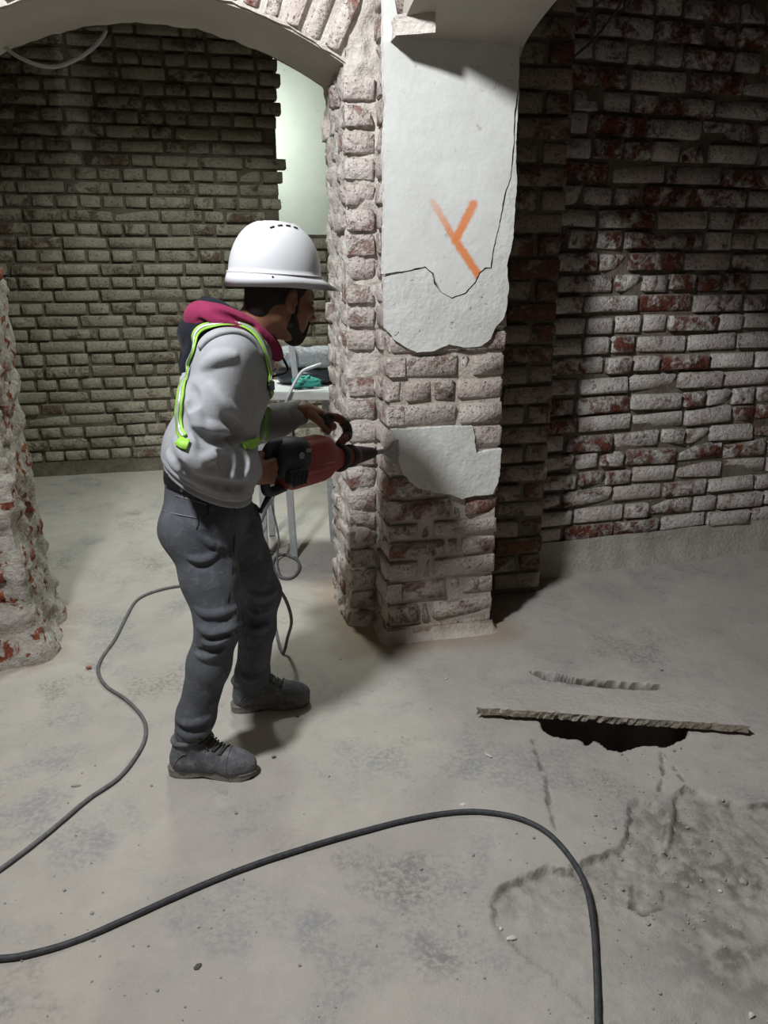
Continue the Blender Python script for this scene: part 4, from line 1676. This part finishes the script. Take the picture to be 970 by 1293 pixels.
mar = ring_sdf([nk + FD * .108 + RT * .030 - EZ * .055, nk + FD * .070 + RT * .072 - EZ * .005, nk + FD * .005 + RT * .096 + EZ * .036, nk - FD * .065 + RT * .085 + EZ * .055,
                nk - FD * .110 + RT * .02 + EZ * .060, nk - FD * .07 - RT * .085 + EZ * .055, nk + FD * .05 - RT * .07 + EZ * .01, nk + FD * .108 - RT * .010 - EZ * .05],
               [.017, .020, .028, .040, .042, .034, .022, .017])
mar.sub(cap(nk + FD * .03 + RT * .12 + EZ * .035, nk - FD * .075 + RT * .125 + EZ * .085, .006, .010), .012)
mar.sub(cap(nk - FD * .04 + RT * .13 + EZ * .03, nk - FD * .12 + RT * .10 + EZ * .055, .006, .009), .012)
link('hood_lining', sdf_mesh('hood_lining', mar, b0, b1, .0045), M_MAROON, HOOD)
inn = ring_sdf([nk + FD * .100 + RT * .012 - EZ * .03, nk + FD * .045 + RT * .066 + EZ * .012, nk - FD * .015 + RT * .078 + EZ * .055, nk - FD * .068 + RT * .05 + EZ * .082,
                nk - FD * .09 + EZ * .09, nk - FD * .05 - RT * .06 + EZ * .08, nk + FD * .045 - RT * .05 + EZ * .03], [.014, .016, .019, .022, .022, .02, .015])
link('hood_inner_edge', sdf_mesh('hood_inner_edge', inn, b0, b1, .0045), M_NAVY, HOOD)
tube('drawstring', catmull([nk + FD * .118 + RT * .035 - EZ * .05, nk + FD * .135 + RT * .04 - EZ * .10, at(341, 478, 2.27), at(339, 500, 2.26)], 5), .004, M_BELT, HOOD, 6)

# --- reflective harness
full = SDF()
full.ops = list(hd.ops) + list(navy.ops)


def px_path(sdf, pts, off=.004):
    ps = sdf.hits(pts, off)
    return [p for p in ps if p is not None]


HAR = empty('harness')
HAR.parent = MAN
front_px = [(300, 409), (318, 417), (330, 432), (337, 450), (341, 470), (343, 492), (341, 516), (337, 540), (333, 556)]
back_px = [(300, 409), (278, 410), (258, 413), (247, 424), (244, 444), (238, 462), (232, 484), (227, 506), (225, 526), (227, 542), (232, 552)]
for px in (front_px, back_px):
    pp = px_path(full, px)
    ribbon('strap', pp, full, .024, M_LIME, HAR, .005)
    ribbon('reflective_stripe', pp, full, .009, M_REFLECT, HAR, .0085, .0015)
pp = px_path(hd, [(225, 556), (231, 560), (238, 562)])
if len(pp) > 1:
    ribbon('belt_tab', pp, hd, .03, M_LIME, HAR, .006)
pp = px_path(hd, [(306, 563), (316, 561), (326, 556)])
if len(pp) > 1:
    ribbon('belt_tab', pp, hd, .026, M_LIME, HAR, .006)
p = full.hit(342, 487, .008)
if p:
    box('buckle', p, FD, EZ, RT, .022, .030, .012, M_BLACKP, HAR, .003)

# --- jeans
jn = SDF()
jn.add(cap(at(252, 596, 2.29), at(262, 640, 2.29), .108, .116, RT, .72), .04)
jn.add(cap(at(262, 640, 2.29), hipR, .112, .104), .05)
jn.add(cap(at(266, 640, 2.29), hipL, .112, .100), .05)
seat = at(243, 668, 2.25)
jn.add(ell(seat, (FD, RT, EZ), (.105, .115, .085)), .04)
limb(jn, [(hipR, .107), (hipR.lerp(knR, .5), .085), (knR, .066), (knR.lerp(anR, .35), .064), (knR.lerp(anR, .85), .058), (anR, .056)], .03)
limb(jn, [(hipL, .104), (hipL.lerp(knL, .5), .084), (knL, .069), (knL.lerp(anL, .35), .063), (knL.lerp(anL, .85), .059), (anL, .056)], .03)
base_j = SDF()
base_j.ops = list(jn.ops)
folds(jn, base_j, [[(238, 704), (250, 708), (264, 705), (276, 696)], [(248, 770), (262, 776), (282, 774), (298, 768)], [(250, 792), (266, 800), (284, 799), (297, 792)],
                   [(258, 812), (272, 812), (290, 806)], [(248, 826), (262, 830), (280, 822)], [(222, 908), (236, 914), (254, 912), (264, 906)],
                   [(222, 922), (238, 930), (256, 926), (266, 918)], [(316, 748), (326, 752), (340, 751), (349, 746)], [(316, 770), (326, 775), (343, 768)],
                   [(314, 792), (324, 796), (338, 790)], [(306, 854), (316, 858), (330, 852)], [(256, 680), (275, 690), (300, 690)]], .0095, .012, sink=.0025)
folds(jn, base_j, [[(240, 712), (252, 717), (268, 714)], [(252, 783), (270, 788), (294, 781)], [(252, 806), (272, 806), (292, 799)], [(246, 820), (266, 822), (286, 815)],
                   [(222, 916), (240, 921), (262, 914)], [(318, 761), (330, 764), (344, 760)], [(316, 782), (326, 786), (340, 781)]], .008, .010, sub=True, sink=.006)
jn.cut(at(262, 590, 2.2), Vector((.42, 0, .9)), .006)
jn.cut(Vector((anR.x, anR.y, .085)), (.15, 0, -1), .006)
jn.cut(Vector((anL.x, anL.y, .085)), (.15, 0, -1), .006)
JN = link('jeans', sdf_mesh('jeans', jn, np.array([-.86, 1.95, .06]), np.array([-.2, 2.72, 1.02]), .0052), M_DENIM, MAN)
for k, ln in enumerate([[(206, 622), (222, 626), (242, 631), (262, 637)], [(206, 645), (222, 649), (238, 652), (249, 654)]]):
    pp = px_path(jn, ln, .001)
    if len(pp) > 1:
        tube('pocket_seam', catmull(pp, 4), .0022, M_SEAM, JN, 6)
for ln in ([(249, 650), (251, 660), (248, 668)], [(262, 634), (263, 650)], [(296, 640), (296, 680), (293, 720), (288, 760)], [(300, 770), (298, 800)]):
    pp = px_path(jn, ln, .0005)
    if len(pp) > 1:
        tube('leg_seam', catmull(pp, 4), .0022, M_SEAM_D, JN, 6)
pp = px_path(jn, [(208, 603), (216, 607), (230, 613), (246, 619), (262, 626), (282, 633)], .003)
if len(pp) > 1:
    ribbon('belt', pp, jn, .036, M_BELT, JN, .004, .004)
for x, y in ((229, 611), (243, 620)):
    p = jn.hit(x, y, .008)
    if p:
        box('belt_loop', p, FD, EZ, RT, .009, .05, .008, M_DENIM, JN, .002)

# --- boots
def boot(an, heel, toe, name):
    heel, toe = Vector(heel), Vector(toe)
    x = (toe - heel)
    Lb = x.length
    x.normalize()
    y = EZ.cross(x)
    sc = Lb / .29

    def q(a, b, c):
        return heel + (x * a + y * b + EZ * c) * sc
    up = SDF()
    ax = (x, y, EZ)
    up.add(ell(q(.222, 0, .044), ax, (.068 * sc, .047 * sc, .041 * sc)), .01)
    up.add(cap(q(.205, 0, .045), q(.12, 0, .075), .040 * sc, .042 * sc), .03)
    up.add(cap(q(.06, 0, .05), q(.14, 0, .06), .042 * sc, .045 * sc), .02)
    top = Vector((an.x, an.y, .125 * sc)) - x * .012
    up.add(cap(q(.055, 0, .06), top, .043 * sc, .049 * sc), .02)
    up.add(cap(q(.13, 0, .085), top + x * .02, .040 * sc, .045 * sc), .02)
    up.cut(q(0, 0, .022), (0, 0, -1), .004)
    up.cut(top + EZ * .018, Vector((-.35, 0, 1)), .006)
    lo_, hi_ = heel.lerp(toe, .5) - Vector((.24, .2, .05)), heel.lerp(toe, .5) + Vector((.24, .2, .24))
    bo = link(name, sdf_mesh(name, up, lo_, hi_, .0045), M_BOOT, MAN)
    # sole: outline lofted, heel block and tread notch
    pts = [(a, w) for a, w in ((.0, .012), (.008, .028), (.03, .038), (.07, .040), (.12, .037), (.17, .042), (.215, .049), (.25, .046), (.278, .032), (.291, .012))]
    loop = pts + [(a, -w) for a, w in pts[::-1]]
    bm = bmesh.new()
    rings = []
    for zz, ins in ((.0, .003), (.004, 0), (.020, 0), (.027, -.002), (.033, .003)):
        r_ = []
        for a, w in loop:
            z2 = zz
            if zz < .01 and .085 < a < .135:
                z2 = zz + .010
            if zz < .01 and a > .27:
                z2 = zz + .008
            ca = .145
            r_.append(bm.verts.new(q(ca + (a - ca) * (.975 - ins / .145), w * (.90 - ins / .05), z2)))
        rings.append(r_)
    n = len(loop)
    for a_, b_ in zip(rings[:-1], rings[1:]):
        for k in range(n):
            bm.faces.new((a_[k], a_[(k + 1) % n], b_[(k + 1) % n], b_[k]))
    bm.faces.new(rings[0][::-1])
    bm.faces.new(rings[-1])
    link('sole', bm_mesh('sole', bm), M_SOLE, bo)
    # collar, toe line and laces
    col = []
    for k in range(14):
        a = 2 * math.pi * k / 14
        col.append(up.snap(top + (x * math.cos(a) + y * math.sin(a)) * .05 * sc + EZ * (.010 + .012 * math.cos(a)), .001))
    tube('collar', catmull(col, 2, True), .0085 * sc, M_BOOT, bo, 8, True)
    for k in range(4):
        c = q(.118 + .020 * k, 0, .13 - .013 * k)
        ps = [up.snap(c + y * s * .028 * sc + x * (s * .004), .002) for s in (-1, -.5, 0, .5, 1)]
        tube('lace', catmull(ps, 3), .0034, M_LACE, bo, 6)
        ps = [up.snap(c + y * s * .028 * sc + x * (.012 + .010 * s), .004) for s in (-1, -.5, 0, .5, 1)]
        tube('lace', catmull(ps, 3), .0034, M_LACE, bo, 6)
    c = up.snap(q(.115, 0, .14), .006)
    for s in (-1, 1):
        tube('lace_loop', catmull([c, c + y * s * .02 + EZ * .018, c + y * s * .045 + EZ * .002 + x * .008, c + y * s * .03 - EZ * .012 + x * .02, c + x * .004], 4), .003, M_LACE, bo, 6)
        ps = [up.snap(c + y * s * (.01 + .014 * j) + x * (.012 + .012 * j) - EZ * .012 * j, .004) for j in range(4)]
        tube('lace_end', catmull(ps, 3), .003, M_LACE, bo, 6)
    ps = [up.snap(q(.205, s * .05, .03 + .055 * (1 - s * s)), .001) for s in (-1, -.7, -.35, 0, .35, .7, 1)]
    tube('toe_seam', catmull(ps, 3), .0026, M_BOOT, bo, 6)
    ps = [up.snap(q(.03 + .05 * j / 4, -.045, .10 - .055 * (1 - j / 4) ** 2), .001) for j in range(5)]
    tube('heel_seam', catmull(ps, 3), .0024, M_BOOT, bo, 6)
    return bo


boot(anR, ground(213, 974), ground(325, 979), 'boot')
boot(anL, ground(291, 897), ground(392, 886), 'boot')

# ------------------------------------------------------------------ drill hammer
def loft(name, secs, mat, parent, fr, seg=28, smooth=True):
    """superellipse sections (x, yc, zc, half width, half height, exponent) along the local x axis"""
    bm = bmesh.new()
    rings = []
    for x, yc, zc, hw, hh, ex in secs:
        r_ = []
        for k in range(seg):
            a = 2 * math.pi * k / seg
            c, s = math.cos(a), math.sin(a)
            r_.append(bm.verts.new(fr(x, yc + hw * math.copysign(abs(c) ** (2 / ex), c), zc + hh * math.copysign(abs(s) ** (2 / ex), s))))
        rings.append(r_)
    for a_, b_ in zip(rings[:-1], rings[1:]):
        for k in range(seg):
            bm.faces.new((a_[k], a_[(k + 1) % seg], b_[(k + 1) % seg], b_[k]))
    bm.faces.new(rings[0][::-1])
    bm.faces.new(rings[-1])
    me = bm_mesh(name, bm)
    o = link(name, me, mat, parent, smooth)
    if smooth:
        me.set_sharp_from_angle(angle=R(42))
    return o


DR = empty('drill_hammer')
tag(DR, 'red and black electric demolition hammer with flat chisel, held against the pillar', 'power tool')
HS = loft('housing', [(.060, 0, -.012, .040, .050, 3), (.068, 0, -.012, .050, .064, 3), (.10, 0, -.010, .055, .074, 3.2), (.18, 0, .002, .056, .080, 3.4), (.255, 0, .008, .055, .080, 3.2),
                      (.285, 0, .008, .052, .074, 3), (.315, 0, .004, .044, .055, 2.6), (.345, 0, 0, .040, .043, 2.2), (.36, 0, 0, .039, .039, 2)], M_RED, DR, T)
loft('housing_ridge', [(.10, -.048, -.018, .010, .010, 2.5), (.13, -.050, -.018, .012, .014, 2.5), (.25, -.050, -.010, .012, .014, 2.5), (.29, -.045, -.006, .010, .008, 2.5)], M_RED, HS, T)
loft('motor_cover', [(.028, 0, .020, .030, .034, 2.6), (.036, 0, .020, .046, .050, 2.8), (.055, 0, .020, .058, .064, 3), (.10, 0, .022, .061, .069, 3.2), (.135, 0, .024, .060, .066, 3.2), (.150, 0, .026, .055, .058, 3)],
     M_BLACKP, DR, T)
loft('vent_block', [(.04, -.052, -.03, .012, .022, 3), (.06, -.056, -.035, .014, .030, 3), (.11, -.056, -.03, .014, .028, 3), (.13, -.052, -.028, .010, .018, 3)], M_BLACKP, DR, T)
for k in range(4):
    tube('vent_rib', [T(.052 + .018 * k, -.0715, -.055), T(.060 + .018 * k, -.0715, -.012)], .0035, M_RUBBER, DR, 6)
o = loft('badge', [(0, 0, 0, .0115, .0115, 2), (.004, 0, 0, .0105, .0105, 2)], M_GREYDOT, DR,
         lambda x, y, z: T(.092 + y, -.0605 - x, .038 + z))
box('badge_plate', T(.128, -.060, .052), TX, TY, TZ, .026, .004, .012, M_GREYDOT, DR, .001)
loft('sleeve', [(.35, 0, 0, .040, .040, 2), (.40, 0, 0, .040, .040, 2), (.405, 0, 0, .037, .037, 2), (.47, 0, 0, .036, .036, 2), (.478, 0, 0, .032, .032, 2)], M_RED_D, DR, T)
loft('sleeve_ring', [(.425, 0, 0, .040, .040, 2), (.428, 0, 0, .042, .042, 2), (.447, 0, 0, .042, .042, 2), (.45, 0, 0, .040, .040, 2)], M_RUBBER, DR, T)
ck = [(.476, 0, 0, .031, .031, 2)]
for k in range(6):
    x0 = .484 + k * .017
    r0 = .033 - .0022 * k
    ck += [(x0, 0, 0, r0, r0, 2), (x0 + .011, 0, 0, r0 - .001, r0 - .001, 2), (x0 + .014, 0, 0, r0 - .004, r0 - .004, 2)]
ck += [(.592, 0, 0, .017, .017, 2), (.602, 0, 0, .012, .012, 2)]
loft('chuck', ck, M_RUBBER, DR, T)
E1 = TLEN
CH = loft('chisel', [(.595, 0, 0, .010, .010, 2), (E1 - .115, 0, 0, .0095, .0095, 2), (E1 - .100, 0, -.002, .0095, .011, 2.4), (E1 - .075, 0, -.006, .008, .024, 3),
                     (E1 - .050, 0, -.009, .006, .042, 4), (E1 - .03, 0, -.010, .004, .047, 5), (E1 - .008, 0, -.010, .0012, .049, 5)], M_STEEL, DR, T)
tube('rear_handle', catmull([T(.055, 0, .072), T(.015, 0, .068), T(-.008, 0, .045), T(-.013, 0, .004), T(-.010, 0, -.045), T(.008, 0, -.082), T(.085, 0, -.072)], 6),
     .0165, M_BLACKP, DR, 12)
tube('trigger', [T(.004, 0, .045), T(.010, 0, .012)], .008, M_RUBBER, DR, 8)
# clamp and side handle
tube('handle_clamp', [T(.372, .0 + .0445 * math.cos(a), .0445 * math.sin(a)) for a in np.linspace(0, 2 * math.pi, 24, endpoint=False)], .009, M_BLACKP, DR, 8, True)
LT = (RT + EZ * .1).normalized()
sh = catmull([T(.372, 0, .045), T(.392, -.004, .066), at(439, 549, 2.735), at(437, 538, 2.74), at(427, 528, 2.725), GL - LT * .050, GL, GL + LT * .055], 6)
tube('side_handle', sh, [.0135 + .004 * min(1, abs(i - 14) / 18) for i in range(len(sh))], M_RED_D, DR, 12)
tube('handle_end', [GL + LT * .050, GL + LT * .064], .021, M_BLACKP, DR, 12)
tube('handle_elbow', sh[8:22], .0185, M_BLACKP, DR, 12)
tube('cord_sleeve', [T(.012, 0, -.092), T(-.004, .008, -.125), T(-.012, .014, -.150)], [.010, .0075, .006], M_BLACKP, DR, 8)

# ------------------------------------------------------------------ cables
M_CABLE = plain('cable_black', (0.045, 0.046, 0.052), 0.65, var=.45, scale=60)
M_CABLE_G = plain('cable_grey', (0.13, 0.13, 0.132), 0.75, var=.3, scale=40)
M_CABLE_P = plain('cable_pale', (0.34, 0.34, 0.345), 0.6, var=.12)


def gp(px, z=.009):
    return [ground(x, y, z) for x, y in px]


o = tube('drill_cable', catmull([T(-.010, .012, -.145), at(316, 640, 2.56), at(310, 690, 2.66), at(336, 728, 2.74), at(358, 752, 2.80), at(368, 782, 2.86), at(363, 806, 2.93)]
                                + gp([(358, 824), (352, 812), (347, 790), (336, 768), (310, 750), (275, 742), (240, 739), (205, 744), (175, 756), (160, 778), (146, 806), (128, 832), (124, 848), (134, 866),
                                      (160, 884), (180, 906), (184, 928), (174, 952), (150, 982), (110, 1010), (60, 1052), (0, 1098), (-90, 1160)], .0085), 8), .0068, M_CABLE_G, None, 8)
tag(o, 'thin grey power cable winding from the drill hammer across the floor to the left', 'cable')
o = tube('extension_cable', catmull(gp([(-90, 1212), (0, 1210), (40, 1204), (95, 1188), (160, 1160), (240, 1124), (320, 1092), (400, 1066), (460, 1049), (520, 1034), (570, 1026), (610, 1025), (655, 1033),
                                        (692, 1052), (722, 1085), (740, 1120), (749, 1165), (753, 1220), (755, 1293), (754, 1400)], .0095), 8), .0078, M_CABLE, None, 10)
tag(o, 'thick black cable curving across the floor in the foreground', 'cable')
o = tube('hanging_cable', catmull([B(*on_v(x, y, .60)[:1], .60, on_v(x, y, .60)[1]) for x, y in ((-60, 20), (-25, 38), (0, 55), (22, 71), (48, 82), (72, 84), (98, 74), (118, 60), (130, 46), (134, 38))], 6),
         .0075, M_CABLE_P, None, 10)
tag(o, 'pale cable sagging below the plastered arch soffit', 'cable')
o = tube('wall_conduit', [at(707, -40, 3.60), at(709, 120, 3.60), at(706, 200, 3.60), at(700, 336, 3.60)], .0045, M_CABLE_P, None, 8)
tag(o, 'thin upright conduit on the shaded edge of the pilaster', 'conduit')
o = tube('loose_wire', catmull([at(708, 92, 3.62), at(725, 72, 3.66), at(752, 48, 3.70), at(782, 8, 3.72), at(800, -30, 3.72)], 5), .006, M_CABLE_G, None, 8)
tag(o, 'loose wire running diagonally up the dark wall beside the pilaster', 'wire')

# ------------------------------------------------------------------ board over the hole
def dusty_board_mat():
    t = NT('board_dusty')
    p = t.pos()
    n1 = t.noise(p, 3, 5, .6)
    n2 = t.noise(p, 45, 5, .65)
    sep = t.n('ShaderNodeSeparateXYZ')
    t.l(t.nrm(), sep.inputs[0])
    top = t.step(sep.outputs[2], .3, .75)
    c1 = t.ramp(t.math('ADD', t.math('MULTIPLY', n1, .6), t.math('MULTIPLY', n2, .4)), [(.35, (.41, .385, .35)), (.65, (.52, .49, .45))])
    c2 = t.ramp(n2, [(.35, (.17, .14, .105)), (.65, (.40, .36, .30))])
    t.color(t.mix(top, c2, c1))
    t.bump(t.math('ADD', n2, t.math('MULTIPLY', n1, .5)), .6, .01)
    return t.m


M_BOARD = dusty_board_mat()
FLp, FRp, BRp, BLp = ground(601, 907), ground(945, 931), ground(893, 880), ground(646, 867)
bm = bmesh.new()
NI, NJ = 90, 14
grid = []
for i in range(NI + 1):
    row = []
    for j in range(NJ + 1):
        f, b = FLp.lerp(FRp, i / NI), BLp.lerp(BRp, i / NI)
        p = f.lerp(b, j / NJ)
        if j == 0:
            p = p + (f - b).normalized() * (.006 * fbm((i * .35, 0, 2), 1, 3))
        z = .034 * (1 - j / NJ) + .012 + .0022 * fbm(p, 7) + (.003 * fbm((i * .5, 7, 1), 1) if j == 0 else 0)
        row.append(bm.verts.new(Vector((p.x, p.y, z))))
    grid.append(row)
for i in range(NI):
    for j in range(NJ):
        bm.faces.new((grid[i][j], grid[i + 1][j], grid[i + 1][j + 1], grid[i][j + 1]))
edge = [grid[i][0] for i in range(NI + 1)] + [grid[NI][j] for j in range(1, NJ + 1)] + [grid[i][NJ] for i in range(NI - 1, -1, -1)] + [grid[0][j] for j in range(NJ - 1, 0, -1)]
n = len(edge)
mid, low = [], []
for k, v in enumerate(edge):
    q = random.uniform(-.005, .005)
    c = (FLp + BRp) / 2
    d = Vector((v.co.x - c.x, v.co.y - c.y, 0)).normalized()
    mid.append(bm.verts.new(v.co - EZ * .013 + d * q * 1.4))
    low.append(bm.verts.new(Vector((v.co.x, v.co.y, max(v.co.z - .029, .0015))) - d * (.004 + q)))
for k in range(n):
    j = (k + 1) % n
    bm.faces.new((edge[j], edge[k], mid[k], mid[j]))
    bm.faces.new((mid[j], mid[k], low[k], low[j]))
bm.faces.new(low)
BD = link('board', bm_mesh('board', bm), M_BOARD, None)
tag(BD, 'dust covered wooden board lying over the hole in the floor', 'board')

# ------------------------------------------------------------------ work stand in the back room and what lies on it
M_ALU = plain('aluminium', (0.42, 0.43, 0.45), 0.5, 0.35, var=.15)
M_TOP = plain('stand_top', (0.42, 0.43, 0.42), 0.7, var=.12, scale=14)
M_TEAL = plain('teal_cord', (0.035, 0.26, 0.215), 0.7, var=.3, scale=30)
ST = empty('work_stand')
tag(ST, 'folding metal work stand with a pale top beyond the arch', 'stand')
sx0, sx1, sy0, sy1, szt = -.70, -.26, 3.93, 4.36, .955
box('stand_top', ((sx0 + sx1) / 2, (sy0 + sy1) / 2, szt - .022), (1, 0, 0), (0, 1, 0), (0, 0, 1), sx1 - sx0, sy1 - sy0, .044, M_TOP, ST, .004)
for bx_, tx_, by_, ty_ in ((-.505, -.535, 4.03, 4.05), (-.665, -.655, 4.00, 4.03), (-.30, -.33, 4.30, 4.26), (-.68, -.66, 4.40, 4.28)):
    box('leg', (Vector((bx_, by_, 0)) + Vector((tx_, ty_, szt - .044))) / 2, (1, 0, 0), (0, 1, 0), (Vector((tx_ - bx_, ty_ - by_, szt - .044))).normalized(),
        .038, .026, szt - .046, M_ALU, ST, .004)
tube('brace', [(-.66, 4.02, .42), (-.675, 4.36, .42)], .010, M_ALU, ST)
tube('brace', [(-.53, 4.05, .80), (-.655, 4.03, .80)], .010, M_ALU, ST)
random.seed(3)
pts = []
for k in range(46):
    a = k * 2.1
    r_ = .02 + .055 * random.random()
    pts.append(Vector((-.42 + 1.25 * r_ * math.cos(a), 4.00 + .05 + .7 * r_ * math.sin(a), szt + .012 + .075 * random.random() * (1 - r_ / .10))))
o = tube('cord_heap', catmull(pts, 4), .0095, M_TEAL, None, 7)
tag(o, 'heap of teal cord on the pale stand top', 'cord')
# clear film wrapped rolls
t = NT('clear_film')
t.bsdf.inputs['Base Color'].default_value = (.62, .66, .69, 1)
t.bsdf.inputs['Roughness'].default_value = .18
t.bsdf.inputs['Transmission Weight'].default_value = .55
t.bump(t.noise(t.pos(), 45, 3, .6, 1.5), .9, .02)
M_FILM = t.m
M_DARKROLL = plain('roll_dark', (0.03, 0.034, 0.042), 0.3, var=.5, scale=30)


def roll(name, c, rx, ry, hh, mat):
    bm = bmesh.new()
    rings = []
    for zz, f in ((-1, .78), (-.9, .93), (-.5, 1), (.5, 1), (.9, .93), (1, .78), (1.0, .3), (.5, .26)):
        rings.append([bm.verts.new(Vector(c) + Vector((rx * f * math.cos(a) * (1 + .05 * math.sin(5 * a)), ry * f * math.sin(a), hh * zz + .006 * math.sin(3 * a))))
                      for a in np.linspace(0, 2 * math.pi, 30, endpoint=False)])
    for a_, b_ in zip(rings[:-1], rings[1:]):
        for k in range(30):
            bm.faces.new((a_[k], a_[(k + 1) % 30], b_[(k + 1) % 30], b_[k]))
    bm.faces.new(rings[0][::-1])
    bm.faces.new(rings[-1])
    return link(name, bm_mesh(name, bm), mat, None, True)


o = roll('wrapped_roll', (-.42, 4.22, szt + .044), .17, .10, .034, M_DARKROLL)
tag(o, 'dark flat roll lying under the clear film roll on the stand', 'roll')
o = roll('wrapped_roll', (-.42, 4.22, szt + .044 + .034 + .066), .16, .10, .050, M_FILM)
tag(o, 'roll wrapped in crumpled clear film, topmost on the stand', 'roll')
o = box('steel_bar', (-.475, 4.075, szt + .135), (1, 0, .12), (0, 1, 0), (-.10, 0, 1), .032, .012, .27, M_ALU, None, .002)
tag(o, 'flat upright steel bar standing on the stand', 'bar')
o = tube('bent_rod', catmull([at(406, 460, 4.0), at(396, 463, 3.98), at(382, 469, 3.96), at(374, 480, 3.94), at(367, 494, 3.915), at(362, 505, 3.905), at(360, 520, 3.905)], 5), .009, M_ALU, None, 8)
tag(o, 'bent pale metal rod hooked over the front of the stand', 'rod')
o = tube('cable_coil', catmull([at(338, 612, 3.98), at(346, 650, 3.97), at(352, 680, 3.96)] + gp([(350, 708), (356, 728), (372, 727), (379, 714), (370, 702), (352, 701), (345, 712), (352, 727), (366, 730), (376, 722), (376, 709), (362, 701), (340, 694)], .012)
                               + [at(331, 660, 4.0), at(345, 622, 3.99)], 6), .0055, M_CABLE_G, None, 7)
tag(o, 'grey cable hanging from the stand into a small coil at its foot', 'cable')
o = tube('thin_lead', catmull([at(350, 612, 3.92), at(346, 628, 3.92), at(336, 645, 3.93), at(328, 668, 3.95)] + gp([(332, 698), (345, 700)], .006), 6), .004, M_CABLE_G, None, 6)
tag(o, 'thin dark lead dangling between the legs of the stand', 'lead')

# ------------------------------------------------------------------ chips and crumbs on the floor
M_CHIPS = {'pale': plain('chip_pale', (.60, .58, .54), .9), 'dark': plain('chip_dark', (.10, .095, .085), .9), 'brown': plain('chip_brick', (.30, .14, .075), .9, var=.3),
           'grey': plain('chip_grey', (.34, .33, .31), .9)}


def rock_mesh(name, sx, sy, sz, seed):
    bm = bmesh.new()
    bmesh.ops.create_icosphere(bm, subdivisions=1, radius=.5)
    rnd = random.Random(seed)
    for v in bm.verts:
        v.co *= rnd.uniform(.75, 1.15)
        v.co.x *= sx
        v.co.y *= sy
        v.co.z *= sz
    zmin = min(v.co.z for v in bm.verts)
    for v in bm.verts:
        v.co.z -= zmin
    return bm_mesh(name, bm)


FH = FLOOR.data
for k, (name, px, py, sx, sy, sz, rz, mt, lab, cat) in enumerate((
        ('plaster_stub', 616, 955, .034, .011, .011, -.7, 'pale', 'small pale stub lying left of the board', 'stub'),
        ('plaster_stub', 563, 858, .026, .008, .008, .7, 'pale', 'thin pale stub on the floor right of the pillar foot', 'stub'),
        ('brick_chip', 112, 845, .030, .020, .016, .2, 'brown', 'brown brick chip beside the grey cable bend', 'chip'),
        ('plaster_stub', 96, 993, .034, .010, .010, .1, 'grey', 'pale grey stub lying left of the grey cable', 'stub'),
        ('stone_chip', 346, 957, .020, .012, .010, .6, 'dark', 'dark chip just in front of the near boot toe', 'chip'),
        ('stone_chip', 250, 1222, .022, .016, .007, .9, 'dark', 'dark flat chip on the bare floor in the foreground', 'chip'),
        ('plaster_chip', 646, 1183, .034, .014, .009, .2, 'pale', 'longer white chip right of the black cable arch', 'chip'),
        ('plaster_chip', 633, 1168, .018, .012, .008, .9, 'pale', 'small white chip above the longer white chip', 'chip'),
        ('stone_chip', 376, 905, .014, .009, .007, .3, 'dark', 'tiny dark chip by the far boot', 'chip'),
        ('plaster_chip', 949, 1282, .022, .014, .012, .8, 'pale', 'pale chip in the lower right corner', 'chip'),
        ('plaster_chip', 911, 1118, .016, .012, .009, .1, 'pale', 'small pale chip in the broken floor at the right', 'chip'),
        ('stone_chip', 940, 1108, .03, .026, .016, .4, 'grey', 'grey clod in the broken floor near the right edge', 'clod'),
        ('stone_chip', 836, 847, .016, .010, .006, .1, 'dark', 'tiny dark chip behind the board', 'chip'),
        ('plaster_chip', 585, 1016, .022, .014, .004, .3, 'pale', 'flat white flake just behind the black cable', 'flake'),
        ('plaster_flake', 118, 1189, .014, .008, .006, .3, 'grey', 'small crumb touching the black cable at the left', 'crumb'))):
    g = ground(px, py)
    o = link(name, rock_mesh(name, sx, sy, sz, k), M_CHIPS[mt])
    o.rotation_euler[2] = rz
    ok, co, nn, _ = FLOOR.ray_cast(Vector((g.x, g.y, 1.0)), Vector((0, 0, -1)))
    o.location = (g.x, g.y, (co.z if ok else 0) - .001)
    tag(o, lab, cat)
vs_, fs = [], []
rk = [rock_mesh('crumb', 1, 1, .7, 100 + k) for k in range(5)]
rc = random.Random(5)
for k in range(420):
    if k < 230:
        px, py = rc.gauss(840, 70), rc.gauss(1090, 70)
    else:
        px, py = rc.uniform(0, 970), rc.uniform(800, 1290)
    if py < 770 or px < 0 or (195 < px < 410 and 850 < py < 1000):
        continue
    g = ground(px, py)
    ok, co, nn, _ = FLOOR.ray_cast(Vector((g.x, g.y, 1.0)), Vector((0, 0, -1)))
    if not ok or co.z < -.1:
        continue
    s = rc.uniform(.003, .008) if rc.random() < .9 else rc.uniform(.008, .014)
    a = rc.uniform(0, 6.3)
    me = rc.choice(rk)
    base = len(vs_)
    for v in me.vertices:
        vs_.append((g.x + s * (v.co.x * math.cos(a) - v.co.y * math.sin(a)), g.y + s * (v.co.x * math.sin(a) + v.co.y * math.cos(a)), co.z - .0008 + s * v.co.z))
    fs += [tuple(i + base for i in p.vertices) for p in me.polygons]
o = link('floor_crumbs', mesh_np('floor_crumbs', vs_, fs), M_CHIPS['grey'], None)
tag(o, 'tiny mortar crumbs scattered over the dusty floor', 'crumbs', None, 'stuff')
